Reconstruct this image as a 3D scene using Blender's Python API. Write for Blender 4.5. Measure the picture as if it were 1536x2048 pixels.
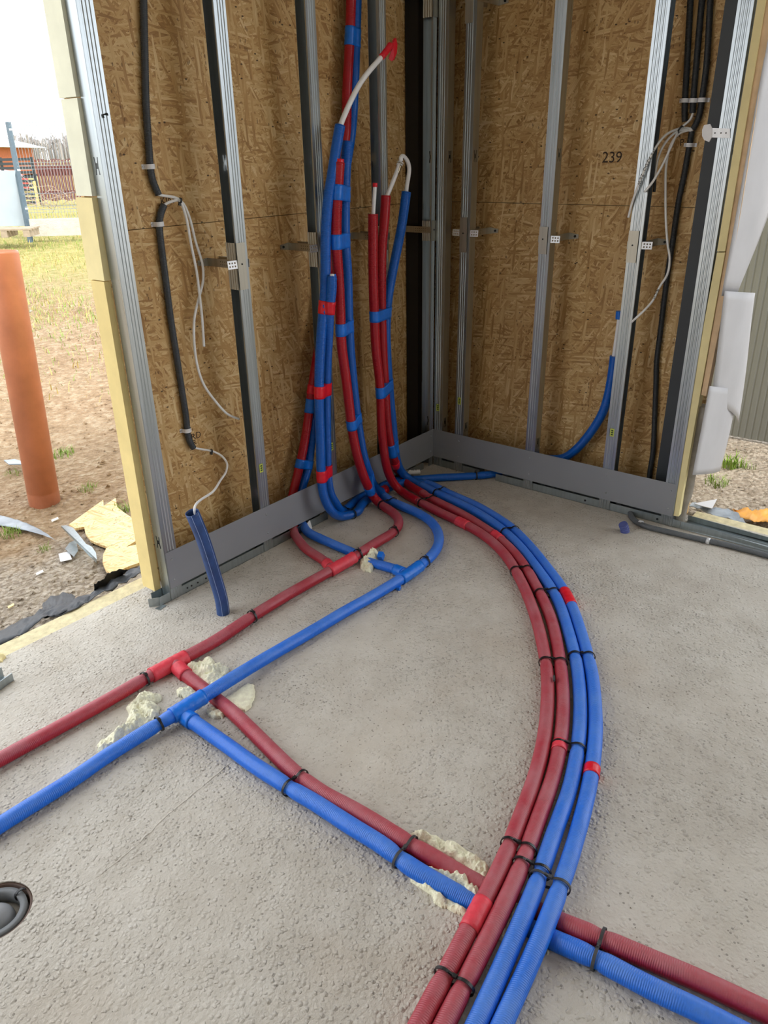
import bpy, bmesh, math, random
import numpy as np
from mathutils import Vector, Matrix, noise

for o in list(bpy.data.objects):
    bpy.data.objects.remove(o)
SC = bpy.context.scene
COL = SC.collection

# ------------------------------------------------------------------ camera
# world: origin = inner corner of the two grey baseboards on the slab, metres.
# left wall runs along x (x < 0), right wall runs along y (y < 0), z is up.
CAM_POS = (-3.11090, -2.15454, 1.49736)
CAM_AXES = ((0.61858, -0.785519, -0.017851), (0.343532, 0.249953, 0.905268), (-0.706643, -0.566113, 0.424467))
FOCAL_PX = 1530.77
cam_data = bpy.data.cameras.new('camera')
cam = bpy.data.objects.new('camera', cam_data)
COL.objects.link(cam)
cam_data.sensor_fit = 'VERTICAL'
cam_data.sensor_height = 36.0
cam_data.lens = FOCAL_PX * 36.0 / 2048.0
cam_data.clip_start = 0.05
cam_data.clip_end = 600.0
m = Matrix.Identity(4)
for i in range(3):
    for j in range(3):
        m[j][i] = CAM_AXES[i][j]
    m[i][3] = CAM_POS[i]
cam.matrix_world = m
SC.camera = cam

# ------------------------------------------------------------------ world, sun, exposure
W = bpy.data.worlds.new('overcast_sky')
SC.world = W
W.use_nodes = True
nt = W.node_tree
for n in list(nt.nodes):
    nt.nodes.remove(n)
wo = nt.nodes.new('ShaderNodeOutputWorld')
wb = nt.nodes.new('ShaderNodeBackground')
wt = nt.nodes.new('ShaderNodeTexCoord')
wm = nt.nodes.new('ShaderNodeMapping')
wm.inputs['Scale'].default_value = (1.0, 1.0, 3.0)
wn = nt.nodes.new('ShaderNodeTexNoise')
wn.inputs['Scale'].default_value = 1.6
wn.inputs['Detail'].default_value = 4.0
wr = nt.nodes.new('ShaderNodeValToRGB')
wr.color_ramp.elements[0].position = 0.35
wr.color_ramp.elements[0].color = (0.80, 0.89, 1.0, 1)
wr.color_ramp.elements[1].position = 0.6
wr.color_ramp.elements[1].color = (0.98, 0.985, 1.0, 1)
nt.links.new(wt.outputs['Generated'], wm.inputs['Vector'])
nt.links.new(wm.outputs['Vector'], wn.inputs['Vector'])
nt.links.new(wn.outputs['Fac'], wr.inputs['Fac'])
nt.links.new(wr.outputs['Color'], wb.inputs['Color'])
wb.inputs['Strength'].default_value = 1.25
nt.links.new(wb.outputs['Background'], wo.inputs['Surface'])

sun_data = bpy.data.lights.new('hazy_sun', 'SUN')
sun_data.energy = 1.6
sun_data.angle = math.radians(14)
sun_data.color = (1.0, 0.95, 0.88)
sun = bpy.data.objects.new('hazy_sun', sun_data)
COL.objects.link(sun)
sun.rotation_mode = 'QUATERNION'
sun.rotation_quaternion = Vector((0.10, 0.55, -0.83)).to_track_quat('-Z', 'Y')

SC.view_settings.view_transform = 'Standard'
SC.view_settings.look = 'None'
SC.view_settings.gamma = 1.0
SC.view_settings.use_curve_mapping = False
SC.view_settings.exposure = 1.2

random.seed(7)
# ------------------------------------------------------------------ helpers
def lin(h):
    h = h.lstrip('#')
    out = []
    for i in (0, 2, 4):
        c = int(h[i:i+2], 16) / 255.0
        out.append(c / 12.92 if c <= 0.04045 else ((c + 0.055) / 1.055) ** 2.4)
    return (*out, 1.0)

class NT:
    def __init__(self, name):
        self.m = bpy.data.materials.new(name)
        self.m.use_nodes = True
        self.t = self.m.node_tree
        self.b = self.t.nodes['Principled BSDF']
        self.o = self.t.nodes['Material Output']
    def n(self, typ, **kw):
        nd = self.t.nodes.new(typ)
        for k, v in kw.items():
            setattr(nd, k, v)
        return nd
    def l(self, a, b):
        self.t.links.new(a, b)
    def val(self, sock, v):
        if hasattr(v, 'is_output'):
            self.l(v, sock)
        else:
            sock.default_value = v
    def math(self, op, a, b=None, c=None, clamp=False):
        nd = self.n('ShaderNodeMath', operation=op, use_clamp=clamp)
        self.val(nd.inputs[0], a)
        if b is not None: self.val(nd.inputs[1], b)
        if c is not None: self.val(nd.inputs[2], c)
        return nd.outputs[0]
    def mix(self, f, a, b, mode='MIX'):
        nd = self.n('ShaderNodeMix', data_type='RGBA', blend_type=mode)
        self.val(nd.inputs[0], f)
        self.val(nd.inputs[6], a)
        self.val(nd.inputs[7], b)
        return nd.outputs[2]
    def coord(self, which='Object'):
        return self.n('ShaderNodeTexCoord').outputs[which]
    def mapping(self, vec, scale=(1, 1, 1), rot=(0, 0, 0), loc=(0, 0, 0)):
        nd = self.n('ShaderNodeMapping')
        self.l(vec, nd.inputs['Vector'])
        nd.inputs['Scale'].default_value = scale
        nd.inputs['Rotation'].default_value = rot
        nd.inputs['Location'].default_value = loc
        return nd.outputs[0]
    def noise(self, vec, scale, detail=3.0, rough=0.55, dist=0.0):
        nd = self.n('ShaderNodeTexNoise')
        if vec is not None: self.l(vec, nd.inputs['Vector'])
        nd.inputs['Scale'].default_value = scale
        nd.inputs['Detail'].default_value = detail
        nd.inputs['Roughness'].default_value = rough
        nd.inputs['Distortion'].default_value = dist
        return nd.outputs['Fac']
    def voro(self, vec, scale, dim='3D', out='Distance', feat='F1', rnd=1.0):
        nd = self.n('ShaderNodeTexVoronoi', voronoi_dimensions=dim, feature=feat)
        if vec is not None: self.l(vec, nd.inputs['Vector'])
        nd.inputs['Scale'].default_value = scale
        nd.inputs['Randomness'].default_value = rnd
        return nd.outputs[out]
    def ramp(self, fac, stops, interp='LINEAR'):
        nd = self.n('ShaderNodeValToRGB')
        cr = nd.color_ramp
        cr.interpolation = interp
        while len(cr.elements) < len(stops):
            cr.elements.new(0.5)
        for e, (p, c) in zip(cr.elements, stops):
            e.position = p
            e.color = c if len(c) == 4 else (*c, 1)
        self.l(fac, nd.inputs['Fac'])
        return nd.outputs['Color']
    def bump(self, h, strength=0.5, dist=0.01, prev=None):
        nd = self.n('ShaderNodeBump')
        nd.inputs['Strength'].default_value = strength
        nd.inputs['Distance'].default_value = dist
        self.l(h, nd.inputs['Height'])
        if prev is not None: self.l(prev, nd.inputs['Normal'])
        return nd.outputs[0]
    def fin(self, color=None, rough=None, metal=None, normal=None, spec=None):
        if color is not None: self.val(self.b.inputs['Base Color'], color)
        if rough is not None: self.val(self.b.inputs['Roughness'], rough)
        if metal is not None: self.val(self.b.inputs['Metallic'], metal)
        if spec is not None: self.val(self.b.inputs['Specular IOR Level'], spec)
        if normal is not None: self.l(normal, self.b.inputs['Normal'])
        return self.m

def plain(name, hexc, rough=0.6, metal=0.0, var=0.12, scale=30.0, bump=0.0, spec=0.5):
    k = NT(name)
    co = k.coord()
    f = k.noise(co, scale, 4)
    c = lin(hexc)
    lo = tuple(x * (1 - var) for x in c[:3]) + (1,)
    hi = tuple(min(1, x * (1 + var)) for x in c[:3]) + (1,)
    col = k.ramp(f, [(0.3, lo), (0.7, hi)])
    nrm = k.bump(k.noise(co, scale * 3, 4), bump, 0.004) if bump else None
    return k.fin(col, rough, metal, nrm, spec)

def osb_mat(name, ax, light='#dab982', mid='#c49a60', dark='#9a7140', top='#ebd3a2'):
    k = NT(name)
    sep = k.n('ShaderNodeSeparateXYZ')
    k.l(k.coord(), sep.inputs[0])
    cmb = k.n('ShaderNodeCombineXYZ')
    k.l(sep.outputs[ax[0]], cmb.inputs[0])
    k.l(sep.outputs[ax[1]], cmb.inputs[1])
    v = cmb.outputs[0]
    # warp so that strand edges are not perfectly straight
    big = k.noise(v, 2.3, 2)
    col = k.ramp(k.noise(v, 9, 3), [(0.35, lin(dark)), (0.65, lin(mid))])
    h = k.math('MULTIPLY', big, 0.2)
    strands = [(0.25, 11, 85, .35), (1.95, 13, 100, .4), (2.75, 10, 80, .45), (1.15, 14, 120, .45), (0.62, 12, 95, .5), (2.35, 15, 130, .5), (2.95, 14, 115, .55), (0.95, 11, 100, .6), (0.1, 13, 120, .68), (1.5, 9, 95, .74)]
    grain_h = None
    wv = k.n('ShaderNodeTexNoise', noise_dimensions='2D')
    wv.inputs['Scale'].default_value = 28.0
    wv.inputs['Detail'].default_value = 0.0
    k.l(v, wv.inputs['Vector'])
    for i, (ang, sx, sy, thr) in enumerate(strands):
        mp = k.mapping(v, (1, 1, 1), (0, 0, ang), (i * 3.7, i * 1.3, 0))
        mp2 = k.mapping(mp, (sx, sy, 1))
        add = k.n('ShaderNodeVectorMath', operation='MULTIPLY_ADD')
        k.l(wv.outputs['Color'], add.inputs[0])
        add.inputs[1].default_value = (0.2, 0.3, 0)
        k.l(mp2, add.inputs[2])
        vn = k.n('ShaderNodeTexVoronoi', voronoi_dimensions='2D', feature='F1')
        vn.inputs['Scale'].default_value = 1.0
        k.l(add.outputs[0], vn.inputs['Vector'])
        sc = k.n('ShaderNodeSeparateColor')
        k.l(vn.outputs['Color'], sc.inputs[0])
        gn = k.n('ShaderNodeTexNoise', noise_dimensions='2D')
        k.l(k.mapping(mp, (sx * 1.5, sy * 7, 1)), gn.inputs['Vector'])
        gn.inputs['Scale'].default_value = 1.0; gn.inputs['Detail'].default_value = 1.0
        grain = gn.outputs['Fac']
        tone = k.math('ADD', k.math('MULTIPLY', sc.outputs[0], 0.55), k.math('MULTIPLY', grain, 0.5))
        tone = k.math('ADD', tone, k.math('MULTIPLY', k.math('SUBTRACT', big, 0.5), 0.5))
        lc = k.ramp(tone, [(0.15, lin(dark)), (0.42, lin(mid)), (0.72, lin(light)), (0.95, lin(top))])
        mask = k.math('GREATER_THAN', sc.outputs[1], thr)
        edge = k.math('LESS_THAN', vn.outputs['Distance'], 0.62)
        mask = k.math('MULTIPLY', mask, edge)
        col = k.mix(mask, col, lc)
        hl = k.math('ADD', sc.outputs[2], k.math('MULTIPLY', grain, 0.4))
        hm = k.n('ShaderNodeMix', data_type='FLOAT')
        k.l(mask, hm.inputs[0]); k.l(h, hm.inputs[2]); k.l(hl, hm.inputs[3])
        h = hm.outputs[0]
    # dark bark specks
    sp = k.voro(k.mapping(v, (16, 30, 1), (0, 0, 0.5)), 1.0, '2D', 'Distance')
    spm = k.math('MULTIPLY', k.math('LESS_THAN', sp, 0.08), k.math('GREATER_THAN', k.noise(v, 9, 2), 0.6))
    col = k.mix(k.math('MULTIPLY', spm, 0.85), col, lin('#2c1a0c'))
    sp2 = k.voro(k.mapping(v, (50, 22, 1), (0, 0, 0.9)), 1.0, '2D', 'Distance')
    spm2 = k.math('MULTIPLY', k.math('LESS_THAN', sp2, 0.13), k.math('GREATER_THAN', k.noise(v, 11, 2), 0.6))
    col = k.mix(k.math('MULTIPLY', spm2, 0.6), col, lin('#4a2c12'))
    nrm = k.bump(h, 0.35, 0.002)
    return k.fin(col, 0.55, 0.0, nrm, 0.35)

def pipe_mat(name, hexc, dusthex, ridge=0.35, dust=0.5, period=0.0045):
    k = NT(name)
    uv = k.n('ShaderNodeUVMap')
    sep = k.n('ShaderNodeSeparateXYZ')
    k.l(uv.outputs[0], sep.inputs[0])
    co = k.coord()
    nz = k.noise(co, 14, 3)
    s = k.math('SINE', k.math('MULTIPLY', k.math('ADD', sep.outputs[0], k.math('MULTIPLY', nz, 0.01)), 2 * math.pi / period))
    patch = k.ramp(k.noise(co, 7, 2), [(0.42, (0.15,) * 3), (0.62, (1,) * 3)])
    hgt = k.math('MULTIPLY', s, patch)
    nrm = k.bump(hgt, ridge, 0.0012)
    nrm = k.bump(k.noise(co, 60, 4), 0.12, 0.003, nrm)
    geo = k.n('ShaderNodeNewGeometry')
    gs = k.n('ShaderNodeSeparateXYZ')
    k.l(geo.outputs['Normal'], gs.inputs[0])
    up = k.math('MULTIPLY', k.math('SUBTRACT', gs.outputs[2], 0.1), 1.3, clamp=True)
    dn = k.ramp(k.noise(co, 11, 5, 0.65), [(0.3, (0.25,) * 3), (0.75, (1,) * 3)])
    f = k.math('MULTIPLY', k.math('MULTIPLY', up, dn), dust)
    fine = k.ramp(k.noise(co, 140, 3), [(0.3, (0.9,) * 3), (0.7, (1.06,) * 3)])
    base = k.mix(1.0, lin(hexc), fine, 'MULTIPLY')
    col = k.mix(f, base, lin(dusthex))
    r = k.math('ADD', 0.3, k.math('MULTIPLY', f, 0.6))
    return k.fin(col, r, 0.0, nrm, 0.45)

def galv_mat(name, hexc='#b4bcc0', rough=0.30, knurl=False):
    k = NT(name)
    co = k.coord()
    c = lin(hexc)
    st = k.noise(k.mapping(co, (70, 70, 3.0)), 1.0, 2)
    col = k.ramp(st, [(0.3, tuple(x * 0.86 for x in c[:3])), (0.7, tuple(min(1, x * 1.06) for x in c[:3]))])
    r = k.math('ADD', rough - 0.06, k.math('MULTIPLY', st, 0.12))
    nrm = None
    if knurl:
        sep = k.n('ShaderNodeSeparateXYZ')
        k.l(co, sep.inputs[0])
        z = k.math('SINE', k.math('MULTIPLY', sep.outputs[2], 2 * math.pi / 0.006))
        nrm = k.bump(z, 0.07, 0.0012, nrm)
    return k.fin(col, r, 0.92, nrm)

def concrete_mat():
    k = NT('concrete')
    co = k.coord()
    a = k.noise(co, 1.4, 5, 0.6)
    b = k.noise(co, 11, 6, 0.65)
    col = k.ramp(a, [(0.3, lin('#bab3a8')), (0.55, lin('#cac4b9')), (0.75, lin('#d5d0c8'))])
    col = k.mix(0.35, col, k.ramp(b, [(0.3, lin('#aaa294')), (0.7, lin('#d6d2c9'))]))
    warm = k.ramp(k.noise(co, 2.2, 3), [(0.55, (0,) * 3), (0.75, (1,) * 3)])
    col = k.mix(k.math('MULTIPLY', warm, 0.35), col, lin('#b8a894'))
    pores = k.voro(co, 55, '3D')
    pm = k.math('MULTIPLY', k.math('LESS_THAN', pores, 0.16), k.math('GREATER_THAN', k.noise(co, 6, 2), 0.52))
    col = k.mix(k.math('MULTIPLY', pm, 0.55), col, lin('#6b655d'))
    # gritty trowelled relief, rougher in some areas than in others
    area = k.ramp(k.noise(co, 1.7, 3), [(0.36, (0.25,) * 3), (0.62, (1,) * 3)])
    g1 = k.noise(co, 60, 5, 0.7)
    vg = k.n('ShaderNodeTexVoronoi', voronoi_dimensions='3D', feature='SMOOTH_F1')
    k.l(co, vg.inputs['Vector']); vg.inputs['Scale'].default_value = 115; vg.inputs['Smoothness'].default_value = 0.35
    vc = k.n('ShaderNodeSeparateColor'); k.l(vg.outputs['Color'], vc.inputs[0])
    grain = k.math('MULTIPLY', k.math('SUBTRACT', 0.8, vg.outputs['Distance']), k.math('POWER', vc.outputs[0], 2.0))
    g3 = k.noise(co, 20, 3, 0.6)
    h = k.math('ADD', k.math('MULTIPLY', g1, 0.55), k.math('MULTIPLY', grain, 0.75))
    h = k.math('ADD', h, k.math('MULTIPLY', g3, 0.6))
    h = k.math('MULTIPLY', h, area)
    h = k.math('SUBTRACT', h, k.math('MULTIPLY', pm, 0.5))
    nrm = k.bump(h, 1.0, 0.013)
    return k.fin(col, 0.9, 0.0, nrm, 0.2)

def soil_mat():
    k = NT('soil')
    co = k.coord()
    a = k.noise(co, 1.1, 5, 0.65)
    b = k.noise(k.mapping(co, (1, 1, 1)), 16, 6, 0.7)
    col = k.ramp(a, [(0.3, lin('#967d62')), (0.5, lin('#ad9577')), (0.7, lin('#c0ad90'))])
    col = k.mix(0.6, col, k.ramp(b, [(0.28, lin('#68523b')), (0.5, lin('#a88d70')), (0.72, lin('#d8c8ae'))]))
    # grassier ground further from the house
    sep = k.n('ShaderNodeSeparateXYZ')
    k.l(co, sep.inputs[0])
    far = k.math('ADD', sep.outputs[1], k.math('MULTIPLY', sep.outputs[0], 0.55))
    gm = k.ramp(k.math('ADD', k.math('MULTIPLY', far, 0.05), k.math('MULTIPLY', k.noise(co, 0.5, 4), 0.4)), [(0.5, (0,) * 3), (0.75, (1,) * 3)])
    gcol = k.ramp(k.noise(co, 9, 5), [(0.3, lin('#8c9350')), (0.55, lin('#b3a86a')), (0.75, lin('#c9b887'))])
    col = k.mix(k.math('MULTIPLY', gm, 0.85), col, gcol)
    # gravel next to the slab
    peb = k.voro(co, 70, '3D', 'Color')
    sc = k.n('ShaderNodeSeparateColor'); k.l(peb, sc.inputs[0])
    gr = k.ramp(k.math('ADD', k.math('SUBTRACT', 0.75, sep.outputs[1]), k.math('MULTIPLY', k.noise(co, 3, 3), 0.9)), [(0.0, (0,) * 3), (0.35, (1,) * 3)])
    col = k.mix(k.math('MULTIPLY', gr, 0.7), col, k.ramp(sc.outputs[0], [(0, lin('#8d8478')), (1, lin('#cfc6b8'))]))
    h = k.math('ADD', b, k.math('MULTIPLY', k.voro(co, 38, '3D'), -0.6))
    nrm = k.bump(h, 1.0, 0.05)
    return k.fin(col, 0.95, 0.0, nrm, 0.1)

M = {}
M['osb_left'] = osb_mat('osb_left', (0, 2))
M['osb_right'] = osb_mat('osb_right', (1, 2), '#d2b07a', '#bb935b', '#926b3b')
M['osb_scrap'] = osb_mat('osb_scrap', (0, 1), '#ecd3a0', '#dcbd86', '#b98d52')
M['concrete'] = concrete_mat()
M['soil'] = soil_mat()
M['galv'] = galv_mat('galvanised_steel')
M['galv_smooth'] = galv_mat('galvanised_sheet', '#a7b0b2', 0.42, False)
M['bracket'] = galv_mat('zinc_bracket', '#b9b5a8', 0.45, False)
M['tab'] = plain('bright_zinc_tab', '#e2e4e6', 0.35, 0.3, 0.06)
M['anthracite'] = plain('anthracite_steel', '#33383c', 0.5, 0.0, 0.12, 6)
M['black_steel'] = plain('black_steel', '#17181a', 0.6, 0.0, 0.15, 6)
M['skirt'] = plain('grey_coated_sheet', '#8c8e92', 0.42, 0.0, 0.05, 3)
M['screw'] = plain('screw', '#c9ccd0', 0.3, 0.8, 0.05)
M['red'] = pipe_mat('red_sleeve', '#b01524', '#b0858a', 0.45, 0.0)
M['red_floor'] = pipe_mat('red_sleeve_dusty', '#aa2033', '#bb8f95', 0.35, 0.5)
M['blue'] = pipe_mat('blue_sleeve', '#0c5fc0', '#7f93ad', 0.4, 0.0)
M['blue_floor'] = pipe_mat('blue_sleeve_dusty', '#126bde', '#82a8d8', 0.35, 0.4)
M['red_tape'] = plain('red_tape', '#e31b30', 0.28, 0, 0.12, 40, 0.25)
M['red_tape_dusty'] = plain('red_tape_dusty', '#dd3f4e', 0.45, 0, 0.14, 40, 0.25)
M['blue_tape'] = plain('blue_tape', '#1272dc', 0.3, 0, 0.12, 40, 0.25)
M['pex'] = plain('white_pex', '#f7f8f9', 0.35, 0, 0.03)
M['white_cable'] = plain('white_cable', '#ececea', 0.42, 0, 0.05)
M['conduit'] = plain('dark_conduit', '#3d4247', 0.45, 0, 0.15, 20)
M['conduit_r'] = plain('black_conduit', '#2b2e31', 0.5, 0, 0.15, 20)
M['grey_conduit'] = plain('grey_conduit', '#5d6164', 0.5, 0, 0.12, 20)
M['navy_tube'] = plain('navy_tube', '#2b4a80', 0.42, 0, 0.22, 25, 0.1)
M['stripe'] = plain('pale_stripe', '#8fa6cf', 0.5)
M['tie'] = plain('black_nylon', '#1b1b1c', 0.4, 0, 0.2)
M['tie_dusty'] = plain('dusty_black_nylon', '#3a3a3b', 0.6, 0, 0.3, 60)
M['clip'] = plain('white_clip', '#e8e8ea', 0.4, 0, 0.04)
M['brass'] = plain('nickel_brass', '#b7ad97', 0.25, 0.95, 0.1)
M['foam'] = plain('pu_foam', '#f5f0d4', 0.75, 0, 0.14, 60, 0.9, 0.2)
M['insul_overexposed'] = plain('insulation_overexposed', '#f2f3dc', 0.75, 0, 0.07, 10, 0.1, 0.2)  # backlight and overexposure of the upper boards painted in as a paler tone
M['insul_yellow'] = plain('insulation_yellow', '#f3e4ac', 0.75, 0, 0.07, 10, 0.1, 0.2)
M['insul_deep'] = plain('insulation_deep', '#f0da98', 0.75, 0, 0.07, 10, 0.1, 0.2)
M['insul_strip'] = plain('insulation_dusty', '#d6cba6', 0.9, 0, 0.16, 40, 0.5, 0.1)
M['wood'] = plain('pine_batten', '#e2c39c', 0.65, 0, 0.16, 14, 0.1, 0.2)
M['sheet'] = plain('white_membrane', '#c2c2c5', 0.55, 0, 0.05, 6)
M['mortar'] = plain('grey_mortar', '#9b9488', 0.9, 0, 0.18, 18, 0.5, 0.1)
M['orange'] = plain('orange_pvc', '#c17a59', 0.42, 0, 0.14, 8, 0.04)
M['black_foil'] = plain('black_foil', '#32363b', 0.5, 0, 0.35, 14, 0.3)
M['grey_foil'] = plain('grey_foil', '#8f97a0', 0.4, 0, 0.25, 14, 0.3)
M['orange_foil'] = plain('orange_foil', '#e0a24e', 0.5, 0, 0.2, 14, 0.3)
M['door'] = plain('grey_ribbed_steel', '#7d7f7d', 0.5, 0, 0.05, 3)
M['ink'] = plain('marker_ink', '#33210f', 0.7, 0, 0.1)
M['black_ink'] = plain('black_ink', '#141414', 0.6, 0, 0.1)
M['sticker_y'] = plain('sticker_yellow_green', '#c4cf5a', 0.5)
M['sticker_g'] = plain('sticker_dark', '#2f4a1e', 0.5)
M['fence_post'] = plain('fence_post_paint', '#4b5c66', 0.5, 0, 0.08)
M['wire'] = plain('fence_wire', '#8d979d', 0.5, 0.2, 0.08)
M['slat_black'] = plain('black_slat', '#33393d', 0.6)
M['slat_brown'] = plain('brown_slat', '#673c38', 0.6, 0, 0.15)
M['slat_pale'] = plain('pale_gate_post', '#d9bf7a', 0.6)
M['board_white'] = plain('white_board', '#aeb9c2', 0.5, 0, 0.06, 3)
M['roof'] = plain('grey_roof', '#b9c7cc', 0.6, 0, 0.06)
M['brick_house'] = plain('brick_house', '#b96a45', 0.8, 0, 0.12, 6)
M['car'] = plain('car_red', '#c43a4c', 0.3, 0, 0.06, 3)
M['glass_dark'] = plain('car_glass', '#5f6b74', 0.15, 0, 0.06, 3)
M['twig'] = plain('dry_twig', '#a48e83', 0.8, 0, 0.2)
M['tree'] = plain('bare_trees', '#9a9490', 0.9, 0, 0.15, 3)
M['crop'] = plain('far_field', '#b9bd92', 0.9, 0, 0.1, 1)
M['grass'] = plain('grass_green', '#7f9a3f', 0.7, 0, 0.3, 9)
M['grass_dry'] = plain('grass_dry', '#c0ae6a', 0.8, 0, 0.25, 9)
M['rubber'] = plain('grey_rubber', '#6b6e70', 0.55, 0, 0.12, 20)
M['cap_grey'] = plain('grey_cap', '#85878a', 0.5, 0, 0.1, 20)
M['brown_pvc'] = plain('brown_pvc', '#4c3527', 0.6, 0, 0.2, 12)
M['timber_grey'] = plain('weathered_wood', '#a3937f', 0.8, 0, 0.2, 12)
M['ceiling'] = plain('ceiling_board', '#e2e1de', 0.9, 0, 0.05, 3)
M['purple'] = plain('violet_conduit', '#56609c', 0.5, 0, 0.12, 20)
M['white_plastic'] = plain('white_plastic', '#eeeeec', 0.4, 0, 0.03)

LABELS = {}
def tag(o, label=None, cat=None, group=None, kind=None):
    if label: o['label'] = label
    if cat: o['category'] = cat
    if group: o['group'] = group
    if kind: o['kind'] = kind
    return o

class MB:
    """collects polygons for one mesh object"""
    def __init__(self):
        self.v = []; self.f = []; self.uv = {}
        self.smooth = []
    def add(self, verts, faces, smooth=False):
        b = len(self.v)
        self.v += [tuple(x) for x in verts]
        for f in faces:
            self.f.append(tuple(b + i for i in f)); self.smooth.append(smooth)
        return b
    def box(self, lo, hi, bev=0.0):
        x0, y0, z0 = lo; x1, y1, z1 = hi
        v = [(x0,y0,z0),(x1,y0,z0),(x1,y1,z0),(x0,y1,z0),(x0,y0,z1),(x1,y0,z1),(x1,y1,z1),(x0,y1,z1)]
        self.add(v, [(0,3,2,1),(4,5,6,7),(0,1,5,4),(1,2,6,5),(2,3,7,6),(3,0,4,7)])
        return self
    def hexa(self, bot, top):
        v = list(bot) + list(top)
        self.add(v, [(0,3,2,1),(4,5,6,7),(0,1,5,4),(1,2,6,5),(2,3,7,6),(3,0,4,7)])
        return self
    def obox(self, c, ax, half):
        c = Vector(c); ax = [Vector(a).normalized() for a in ax]
        pts = []
        for sz in (-1, 1):
            for sx, sy in ((-1,-1),(1,-1),(1,1),(-1,1)):
                pts.append(c + ax[0]*half[0]*sx + ax[1]*half[1]*sy + ax[2]*half[2]*sz)
        self.add(pts, [(0,3,2,1),(4,5,6,7),(0,1,5,4),(1,2,6,5),(2,3,7,6),(3,0,4,7)])
        return self
    def prism(self, poly, vec):
        """extrude a planar polygon (3D points) by vec"""
        n = len(poly); vec = Vector(vec)
        a = [Vector(p) for p in poly]; b = [p + vec for p in a]
        self.add(a + b, [tuple(range(n))[::-1], tuple(range(n, 2*n))] + [(i, (i+1) % n, n + (i+1) % n, n + i) for i in range(n)])
        return self
    def rings(self, rings, cap=True, smooth=True, close=False):
        n = len(rings[0]); b = len(self.v)
        for r in rings:
            self.v += [tuple(p) for p in r]
        m_ = len(rings)
        for i in range(m_ if close else m_ - 1):
            j = (i + 1) % m_
            for kx in range(n):
                l = (kx + 1) % n
                self.f.append((b+i*n+kx, b+i*n+l, b+j*n+l, b+j*n+kx)); self.smooth.append(smooth)
        if cap and not close:
            self.f.append(tuple(b + kx for kx in range(n))[::-1]); self.smooth.append(False)
            self.f.append(tuple(b + (m_-1)*n + kx for kx in range(n))); self.smooth.append(False)
        return self
    def cyl(self, a, b, r, n=14, r2=None):
        a = Vector(a); b = Vector(b); t = (b - a).normalized()
        u = t.orthogonal().normalized(); w = t.cross(u)
        r2 = r if r2 is None else r2
        R = []
        for p, rr in ((a, r), (b, r2)):
            R.append([p + (u*math.cos(2*math.pi*i/n) + w*math.sin(2*math.pi*i/n))*rr for i in range(n)])
        return self.rings(R)
    def build(self, name, mat, parent=None):
        me = bpy.data.meshes.new(name)
        me.from_pydata(self.v, [], self.f)
        me.polygons.foreach_set('use_smooth', self.smooth)
        me.materials.append(M[mat] if isinstance(mat, str) else mat)
        bm = bmesh.new(); bm.from_mesh(me)
        bmesh.ops.recalc_face_normals(bm, faces=bm.faces)
        bm.to_mesh(me); bm.free()
        me.update()
        o = bpy.data.objects.new(name, me)
        COL.objects.link(o)
        if parent is not None: o.parent = parent
        return o

def thing(name, label, cat, loc=(0, 0, 0), group=None):
    o = bpy.data.objects.new(name, None)
    o.empty_display_size = 0.05
    COL.objects.link(o)
    tag(o, label, cat, group)
    return o

def struct(o):
    o['kind'] = 'structure'
    return o

# -------- paths
def catmull(pts, step=0.008):
    P_ = [np.array(p, float) for p in pts]
    P_ = [2*P_[0]-P_[1]] + P_ + [2*P_[-1]-P_[-2]]
    out = []
    for i in range(1, len(P_)-2):
        p0, p1, p2, p3 = P_[i-1:i+3]
        # centripetal parameterisation
        t0 = 0.0
        t1 = t0 + max(1e-6, np.linalg.norm(p1-p0))**0.5
        t2 = t1 + max(1e-6, np.linalg.norm(p2-p1))**0.5
        t3 = t2 + max(1e-6, np.linalg.norm(p3-p2))**0.5
        n = max(2, int(np.linalg.norm(p2-p1)/0.004))
        for t in np.linspace(t1, t2, n, endpoint=False):
            A1 = (t1-t)/(t1-t0)*p0 + (t-t0)/(t1-t0)*p1
            A2 = (t2-t)/(t2-t1)*p1 + (t-t1)/(t2-t1)*p2
            A3 = (t3-t)/(t3-t2)*p2 + (t-t2)/(t3-t2)*p3
            B1 = (t2-t)/(t2-t0)*A1 + (t-t0)/(t2-t0)*A2
            B2_ = (t3-t)/(t3-t1)*A2 + (t-t1)/(t3-t1)*A3
            out.append((t2-t)/(t2-t1)*B1 + (t-t1)/(t2-t1)*B2_)
    out.append(P_[-2])
    return resample(np.array(out), step)

def resample(a, step):
    d = np.r_[0, np.cumsum(np.linalg.norm(np.diff(a, axis=0), axis=1))]
    n = max(2, int(round(d[-1]/step)))
    s = np.linspace(0, d[-1], n+1)
    return np.c_[[np.interp(s, d, a[:, k]) for k in range(3)]].T

def smooth_path(a, sigma, step=0.008):
    k = max(1, int(3*sigma/step))
    w = np.exp(-0.5*(np.arange(-k, k+1)*step/sigma)**2); w /= w.sum()
    pad = np.r_[2*a[0]-a[1:k+1][::-1], a, 2*a[-1]-a[-k-1:-1][::-1]]
    return np.c_[[np.convolve(pad[:, i], w, 'valid') for i in range(3)]].T

def path(pts, sigma=0.02, step=0.008):
    a = catmull(pts, step)
    if sigma: a = resample(smooth_path(a, sigma, step), step)
    return a

def arclen(a):
    return np.r_[0, np.cumsum(np.linalg.norm(np.diff(a, axis=0), axis=1))]

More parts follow.
